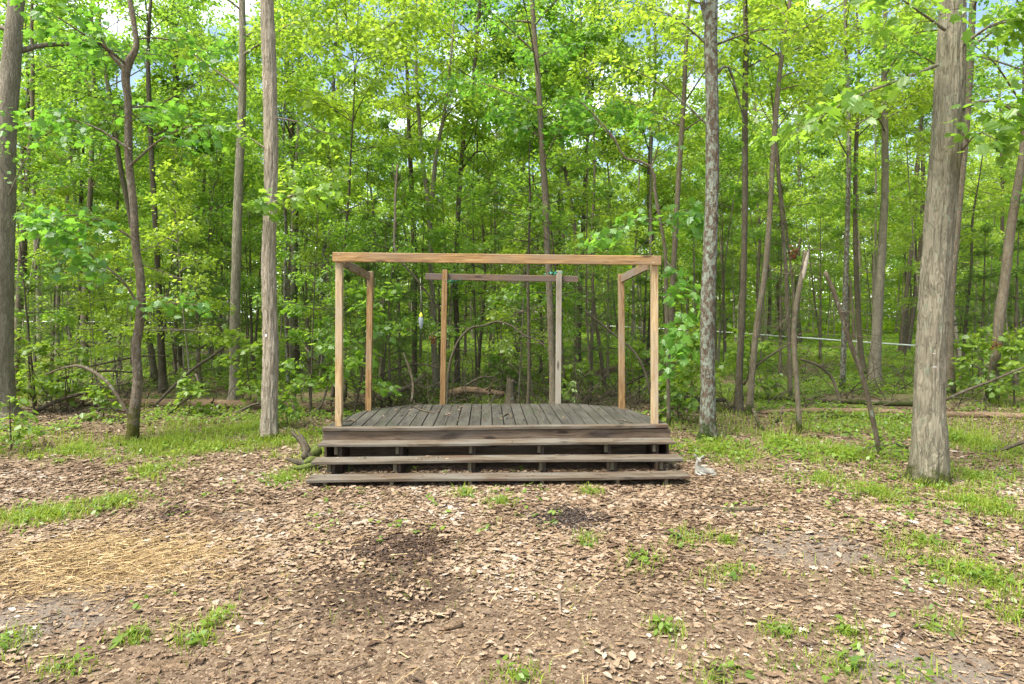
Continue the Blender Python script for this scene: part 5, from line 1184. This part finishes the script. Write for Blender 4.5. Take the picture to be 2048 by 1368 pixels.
# bare dead brush
def brush_variant(seed, n, R):
    rng = np.random.default_rng(seed); m_ = MB()
    for i in range(n):
        a = rng.uniform(0, 6.28); p0 = np.array([rng.normal(0, .15), rng.normal(0, .15), 0.])
        q = limb_path(rng, p0, a, rng.uniform(.15, 1.2), R * rng.uniform(.5, 1.2), 8, rng.normal(-.4, .5), .16); q[:, 2] = np.maximum(q[:, 2], .02)
        V, f = tube(q, np.linspace(rng.uniform(.007, .016), .003, 8), 5, cap=False); m_.add(V, f)
        for j in range(6):
            k_ = rng.integers(1, 7); d = q[k_ + 1] - q[k_]
            t2 = limb_path(rng, q[k_], math.atan2(d[1], d[0]) + rng.choice([-1, 1]) * rng.uniform(.3, 1.), rng.normal(.2, .4), R * rng.uniform(.15, .45), 5, 0, .2)
            V, f = tube(t2, np.linspace(.006, .002, 5), 3, cap=False); m_.add(V, f)
    return m_.mesh('brush', [M['bark_dark']])
BV = [brush_variant(501, 12, 1.1), brush_variant(502, 9, 1.5)]
BSP = [(110, 780, 12.8), (190, 770, 13.4), (260, 780, 13.8), (420, 780, 13.2), (610, 780, 13.), (720, 770, 12.6), (800, 780, 13.6), (860, 780, 12.8), (960, 770, 14.5), (1070, 780, 13.), (1140, 780, 12.6), (1200, 770, 13.8), (1275, 780, 12.8), (1380, 780, 13.4), (1450, 780, 12.9), (1540, 790, 13.6), (1620, 790, 12.8), (1700, 790, 14.5), (1800, 790, 16.), (1930, 790, 13.2), (330, 760, 16.), (500, 760, 17.), (900, 740, 18.), (1030, 740, 17.5), (1320, 740, 17.), (1590, 750, 18.), (740, 780, 13.2), (775, 780, 12.4), (830, 780, 14.2), (905, 770, 13.6), (945, 770, 12.6), (1000, 770, 15.), (1085, 770, 14.4), (1120, 780, 12.4), (1175, 770, 13.1), (1225, 770, 12.5), (1250, 770, 15.), (160, 770, 12.3), (225, 770, 13.)]
for i, (px, py, d) in enumerate(BSP):
    x = P(px, py, d)[0]; o = link(BV[i % 2], 'dead_brush'); o.location = (x, d, float(gz(x, d)) - .02); o.rotation_euler = (0, 0, brng.uniform(0, 6.28)); s_ = brng.uniform(.7, 1.15); o.scale = (s_, s_, s_ * .9)
    tag(o, 'tangle of dead bare twigs among several alike on the floor of the woods', 'brush', 'tangles of dead twigs in the woods')
# round leaved bush at the lower left edge
m1, m2_ = sapling_variant(405, .95, 7, .42, M['leaf_low'], .10, 6, 'oval', .2, 4, .12)
make_root('leafy_bush', 'bush with bright round leaves in front of the thick trunk at the left edge', 'bush', m1, m2_, GP(22, 905), .4, 1.05)
# small seedlings near the viewer
SEED = [('three leaved seedling alone on the bare soil in the centre foreground', 722, 1280, .55), ('light green seedling on the leaves left of the dark mulch', 355, 1012, .8), ('leafy green clump at the foot of the biggest trunk', 1830, 1005, 1.3), ('seedling clump right of the biggest trunk foot', 1900, 1000, 1.), ('bluish green seedling clump left of the biggest trunk foot', 1740, 985, 1.1),
        ('small seedling on the leaves below the brown rotting chunk', 1655, 985, .9), ('seedling growing up through the left part of the steps', 690, 962, .9), ('yellow green fern like seedling left of the splintered root', 575, 875, 1.), ('seedling in the leaves between steps and biggest trunk', 1560, 960, .9), ('seedling beside the deer statue', 1440, 925, .9),
        ('seedling at the right edge in front of the grass', 2035, 1090, 1.), ('pale seedling on the dirt in the right foreground', 1715, 1080, .7), ('seedling by the grass at the bottom right', 1820, 1345, .8), ('seedling at the lower right edge', 2000, 1200, .9)]
s5 = sapling_variant(406, .16, 3, .10, M['leaf_low'], .06, 2, 'oval', .35, 2, .04)
pr_ = None
for (lab, px, py, sc) in SEED:
    if pr_ is None: pr_ = make_root('seedling', lab, 'seedling', *s5, GP(px, py), .3, sc, 'seedlings on the clearing floor'); pr_.location.z -= .01
    else: dup(pr_, GP(px, py) - np.array([0, 0, .01]), brng.uniform(0, 6.28), sc * 1.25, lab)

# far woods that read as one mass
mb = MB(); frng = np.random.default_rng(9)
N = 170000; y = frng.uniform(50, 78, N); x = frng.uniform(-1, 1, N) * (y * .82 + 4); z = frng.uniform(0, 1, N) ** 1.15 * 19
q = vnoise(np.c_[x * .22, y * .22, z * .3], 91) + .35 * vnoise(np.c_[x * .9, y * .9, z * 1.1], 92)
kp = q > (.42 - .16 * np.clip((8 - z) / 4, 0, 1) + .22 * np.clip((z - 9) / 9, 0, 1)); x, y, z = x[kp], y[kp], z[kp]; N = len(x); az = frng.uniform(0, 2 * PI, N)
leaves(mb, np.c_[x, y, z + gz(x, y)], np.c_[np.cos(az), np.sin(az), frng.normal(-.2, .4, N)], np.c_[frng.normal(0, .5, (N, 2)), np.ones(N)], frng.uniform(.25, .5, N), 'diamond', 0, frng, np.clip(.5 + (vnoise(np.c_[x * .4, y * .4, z * .4], 93) - .5) * 1.2 + frng.normal(0, .2, N), 0, 1))
N2 = 60000; y = frng.uniform(62, 92, N2); x = frng.uniform(-1, 1, N2) * (y * .82 + 4); z = frng.uniform(-.2, 9, N2); az = frng.uniform(0, 2 * PI, N2)
leaves(mb, np.c_[x, y, z + gz(x, y)], np.c_[np.cos(az), np.sin(az), frng.normal(-.2, .4, N2)], np.c_[frng.normal(0, .6, (N2, 2)), np.ones(N2)], frng.uniform(.35, .7, N2), 'diamond', 0, frng, np.clip(.5 + (vnoise(np.c_[x * .4, y * .4, z * .4], 94) - .5) * 1.2 + frng.normal(0, .2, N2), 0, 1))
for i in range(170):
    y = frng.uniform(50, 76); x = frng.uniform(-1, 1) * (y * .82 + 4); H = frng.uniform(9, 17); p, r = grow(frng, H, frng.uniform(.07, .17), frng.uniform(0, .06), .05, 10)
    V, f = tube(p + [x, y, float(gz(x, y))], r, 6, cap=False); mb.add(V, f, 1)
tag(mb.build('distant_woods', [M['leaf_yellow'], M['bark_grey']]), 'far mass of light green woodland closing the view', 'woods', kind='stuff')

# ================================================================== SMALL THINGS
# white line strung through the woods
M['cord'] = plain('cord_white', (.84, .85, .87), .5, .06, 30.)
def cord(label, pts, r):
    W = resample(np.array([P(*p_) for p_ in pts]), 60); rr = np.full(60, r)
    V, f = tube(W, rr, 6); m_ = MB(); m_.add(V, f); o = m_.build('white_line', [M['cord']]); tag(o, label, 'line')
cord('taut white line strung between trunks at the right side of the woods', [(1180, 650, 46.), (1240, 653, 42.), (1400, 661, 33.), (1600, 675, 24.), (1830, 691, 18.4), (2048, 705, 15.1), (2200, 716, 13.4)], .024)
cord('pale line strung low through the woods behind the left trees', [(-10, 641, 34.), (60, 643, 34.), (150, 643, 34.5), (285, 645, 35.), (420, 645, 36.)], .022)
# hanging bottle feeder
hb = thing('hanging_bottle', 'clear plastic bottle with yellow top hanging on a string behind the stage', 'bottle', P(842, 655, 11.))
def lathe(prof, n=16):
    th = np.linspace(0, 2 * PI, n, endpoint=False); V = np.array([[r_ * math.cos(t), r_ * math.sin(t), z] for r_, z in prof for t in th]); k_ = len(prof)
    i = np.arange(k_ - 1)[:, None] * n; j = np.arange(n)[None]; j2 = (j + 1) % n
    return V, [np.stack([i + j, i + j2, i + n + j2, i + n + j], -1).reshape(-1, 4)]
m_ = MB(); V, f = lathe([(.001, -.03), (.012, -.028), (.016, -.01), (.03, .03), (.038, .06), (.040, .14), (.036, .165), (.022, .19)]); m_.add(V, f); m_.build('bottle', [plain('bottle_plastic', (.42, .46, .52), .15, .35, 40., 0, .5)], hb)
m_ = MB(); V, f = lathe([(.024, .182), (.032, .184), (.030, .20), (.018, .235), (.006, .255), (.001, .256)]); m_.add(V, f); m_.build('cap', [plain('cap_yellow', (.72, .74, .04), .4, .1)], hb)
m_ = MB(); V, f = tube(np.array([[0, 0, .25], [.002, 0, .5], [-.012, 0, .85]]), .004, 5); m_.add(V, f); m_.build('string', [plain('string_grey', (.35, .34, .28), .8)], hb)
# the branch it hangs from
fallen('bare_branch', 'thin dark bare branch sloping down to the left rear post that holds the bottle string', [(882, 622, 4, 11.2), (862, 597, 4, 11.1), (842, 570, 4, 11.), (822, 545, 4, 10.95), (800, 520, 4, 10.9), (790, 430, 5, 11.3), (795, 330, 5, 11.8)], 'bark_dark', 6, 91, 'branch', .1, 4, False, (.2, .5))
# teal garland scraps on the rear beam
M['teal'] = plain('teal_plastic', (.03, .20, .14), .4, .4, 60.)
for (px, py, d, lab) in ((1106, 545, 9.95, 'scrap of teal garland on the rear beam beside the grey post'), (905, 562, 9.97, 'scrap of dark teal garland below the rear beam beside the warm post')):
    m_ = MB(); N = 46; c = P(px, py, d); rg = np.random.default_rng(int(px)); az = rg.uniform(0, 6.28, N)
    leaves(m_, rg.normal(0, 1, (N, 3)) * [.06, .015, .018], np.c_[np.cos(az), np.sin(az), rg.normal(0, .6, N)], rg.normal(0, 1, (N, 3)), rg.uniform(.02, .045, N), 'oval', 0, rg)
    o = m_.build('garland', [M['teal']]); o.location = c.tolist(); tag(o, lab, 'garland')
# rust coloured dead leaf bunch
for (px, py, d, s_, lab) in ((1587, 504, 10.4, .045, 'rust brown bunch of dead leaves hanging left of the broken snag'), (868, 678, 12., .05, 'rusty dead pine twig beside the left rear post'), (1992, 688, 12.9, .05, 'orange brown dead leaves caught on the bowed trunk')):
    m_ = MB(); N = 60; c = P(px, py, d); rg = np.random.default_rng(int(px)); az = rg.uniform(0, 6.28, N)
    leaves(m_, rg.normal(0, 1, (N, 3)) * [s_ * .7, s_ * .7, s_ * 1.2], np.c_[np.cos(az), np.sin(az), rg.normal(-.8, .5, N)], rg.normal(0, 1, (N, 3)), rg.uniform(.03, .07, N), 'oval', 0, rg, rg.uniform(0, .5, N), .06)
    V, f = tube(np.array([[0, 0, .0], [.01, 0, s_ * 1.5], [-.01, .0, s_ * 3.2]]), .004, 4); m_.add(V, f, 0, .1)
    o = m_.build('dead_leaf_bunch', [litter_mat('rust', [(0., (.07, .022, .006)), (.5, (.24, .085, .02)), (1., (.4, .2, .08))])]); o.location = c.tolist(); tag(o, lab, 'dead leaves')
# twigs lying on the deck
DT = [('forked twig lying at the back left of the deck', [(825, 812, 3), (850, 822, 3), (870, 826, 2)]), ('thin twig lying beside the front left post on the deck', [(690, 842, 3), (702, 840, 4), (712, 843, 3)]), ('dark curled leaf stem in the middle of the deck', [(1005, 832, 3), (1016, 827, 4), (1024, 836, 3)]), ('thin dark twig on the right part of the deck', [(1235, 838, 2), (1250, 841, 3), (1262, 845, 2)]), ('pale twig at the rear left corner of the deck', [(800, 815, 2), (830, 808, 2), (845, 806, 2)])]
for i, (lab, pts) in enumerate(DT):
    fallen('twig', lab, [(a, b, w_ * .8, (HC - ZD - .012) * F / (b - HY)) for a, b, w_ in pts], 'dead', 6, 160 + i, 'twig', .2, 2 if i in (0, 4) else 0, rest=False, bl=(.05, .2))

# ------------------------------------------------------------------ the deer statue: one continuous body
def fawn():
    root = thing('deer_statue', 'small whitish grey statue of a lying fawn with raised head right of the steps', 'statue', GP(1385, 949), 0)
    s = .285
    #  verts in units of statue length: x right along the body, y depth, z up; facing the viewer's right
    Vt = {'pelvis': ((.72, .05, .17), (.15, .155)), 'belly': ((.48, .04, .17), (.15, .15)), 'chest': ((.24, .0, .21), (.15, .17)), 'neck0': ((.17, -.02, .38), (.085, .10)), 'neck1': ((.19, -.04, .52), (.062, .070)),
          'head': ((.235, -.07, .66), (.115, .108)), 'snout': ((.29, -.17, .595), (.052, .05)), 'nose': ((.31, -.215, .575), (.03, .03)),
          'earL0': ((.165, -.05, .73), (.022, .03)), 'earL1': ((.11, -.06, .80), (.035, .065)), 'earL2': ((.04, -.06, .90), (.012, .02)),
          'earR0': ((.32, -.05, .705), (.022, .03)), 'earR1': ((.40, -.05, .75), (.035, .065)), 'earR2': ((.48, -.05, .83), (.012, .02)),
          'rump': ((.88, .04, .14), (.12, .13)), 'tail': ((.99, .06, .13), (.03, .03)),
          'kneeF': ((.30, -.17, .10), (.055, .055)), 'hoofF': ((.52, -.22, .045), (.04, .035)), 'kneeF2': ((.10, -.15, .09), (.05, .055)), 'hoofF2': ((.30, -.26, .04), (.038, .035)),
          'thigh': ((.76, -.13, .13), (.10, .11)), 'hock': ((.95, -.20, .055), (.045, .045)), 'hoofH': ((.70, -.25, .04), (.035, .035))}
    names = list(Vt); E = [('pelvis', 'belly'), ('belly', 'chest'), ('chest', 'neck0'), ('neck0', 'neck1'), ('neck1', 'head'), ('head', 'snout'), ('snout', 'nose'), ('head', 'earL0'), ('earL0', 'earL1'), ('earL1', 'earL2'), ('head', 'earR0'), ('earR0', 'earR1'), ('earR1', 'earR2'), ('pelvis', 'rump'), ('rump', 'tail'),
             ('chest', 'kneeF'), ('kneeF', 'hoofF'), ('chest', 'kneeF2'), ('kneeF2', 'hoofF2'), ('pelvis', 'thigh'), ('thigh', 'hock'), ('hock', 'hoofH')]
    me = bpy.data.meshes.new('body'); me.from_pydata([tuple(c * s for c in Vt[n_][0]) for n_ in names], [(names.index(a), names.index(b_)) for a, b_ in E], [])
    o = bpy.data.objects.new('body', me); C.objects.link(o); o.parent = root
    md = o.modifiers.new('skin', 'SKIN'); md.use_smooth_shade = True
    sk = me.skin_vertices[0].data if me.skin_vertices else None
    if sk is None:
        import bmesh
        bm = bmesh.new(); bm.from_mesh(me); bm.verts.layers.skin.verify(); bm.to_mesh(me); bm.free(); sk = me.skin_vertices[0].data
    for i, n_ in enumerate(names):
        r_ = Vt[n_][1]; sk[i].radius = (r_[0] * s, r_[1] * s); sk[i].use_root = (n_ == 'pelvis')
    sb = o.modifiers.new('smooth', 'SUBSURF'); sb.levels = 2; sb.render_levels = 2
    m, nt, out = newmat('statue_stone'); k = NT(nt); co = k.obj(); nn = k.noise(co, 16., 5., .65); n3 = k.noise(co, 90., 4.)
    col = k.ramp(nn, [(.3, (.10, .095, .07)), (.5, (.20, .19, .16)), (.64, (.36, .35, .31))]); col = k.mix(k.math('MULTIPLY', n3, .3), col, (.25, .23, .18))
    p = k.n('ShaderNodeBsdfPrincipled'); p.inputs['Roughness'].default_value = .9; k.l(col, p.inputs['Base Color']); k.l(p.outputs[0], out.inputs[0]); me.materials.append(m)
    dk = plain('statue_dark', (.03, .028, .025), .5)
    for nm, c, r_ in (('eye', (.175, -.165, .69), .021), ('eye', (.325, -.15, .68), .021), ('nose', (.318, -.238, .585), .02)):
        m_ = MB(); V, f = lathe([(.001, -1), (.5, -.87), (.87, -.5), (1, 0), (.87, .5), (.5, .87), (.001, 1)], 10); m_.add(V * r_ * s, f); e = m_.build(nm, [dk], root); e.location = [v * s for v in c]
fawn()

# ================================================================== SKY, SUN, CAMERA
sc = bpy.context.scene
w_ = bpy.data.worlds.new('World'); sc.world = w_; w_.use_nodes = True; nt = w_.node_tree; nt.nodes.clear(); k = NT(nt)
sky = k.n('ShaderNodeTexSky'); sky.sky_type = 'NISHITA'; sky.sun_disc = False
S = Vector((-.38, -.30, .95)).normalized()
sky.sun_elevation = math.asin(S.z); sky.sun_rotation = math.atan2(S.x, S.y); sky.air_density = 1.0; sky.dust_density = 1.5; sky.ozone_density = 1.
gc = k.n('ShaderNodeTexCoord').outputs['Generated']
cl = k.noise(k.scaled(gc, (1, 1, 2.2)), 2.6, 6., .58)
cm = k.mapr(cl, .52, .72)
mx = k.mix(cm, k.mix(1., sky.outputs[0], (.56, .54, .50), 'MULTIPLY'), (8.6, 8.8, 9.2))
bg = k.n('ShaderNodeBackground'); bg.inputs['Strength'].default_value = .15; k.l(mx, bg.inputs['Color'])
wo = k.n('ShaderNodeOutputWorld'); k.l(bg.outputs[0], wo.inputs[0])
ld = bpy.data.lights.new('sun', 'SUN'); ld.energy = 2.9; ld.angle = math.radians(30); ld.color = (1., .96, .88)
lo = bpy.data.objects.new('sun', ld); C.objects.link(lo); lo.rotation_euler = S.to_track_quat('Z', 'Y').to_euler(); lo.location = (-6, -8, 20)
cd = bpy.data.cameras.new('camera'); cd.sensor_width = 36.; cd.lens = 36. * F / 2048.; cd.shift_y = -(684. - HY) / 2048.; cd.clip_start = .05; cd.clip_end = 600
co_ = bpy.data.objects.new('camera', cd); C.objects.link(co_); co_.location = (0, 0, HC); co_.rotation_euler = (PI / 2, 0, 0); sc.camera = co_
sc.render.engine = 'CYCLES'; sc.cycles.use_denoising = True
sc.cycles.max_bounces = 12; sc.cycles.diffuse_bounces = 8; sc.cycles.transmission_bounces = 8; sc.cycles.glossy_bounces = 2
sc.cycles.use_light_tree = False
sc.view_settings.view_transform = 'Standard'; sc.view_settings.look = 'None'; sc.view_settings.gamma = 1.; sc.view_settings.exposure = 2.0
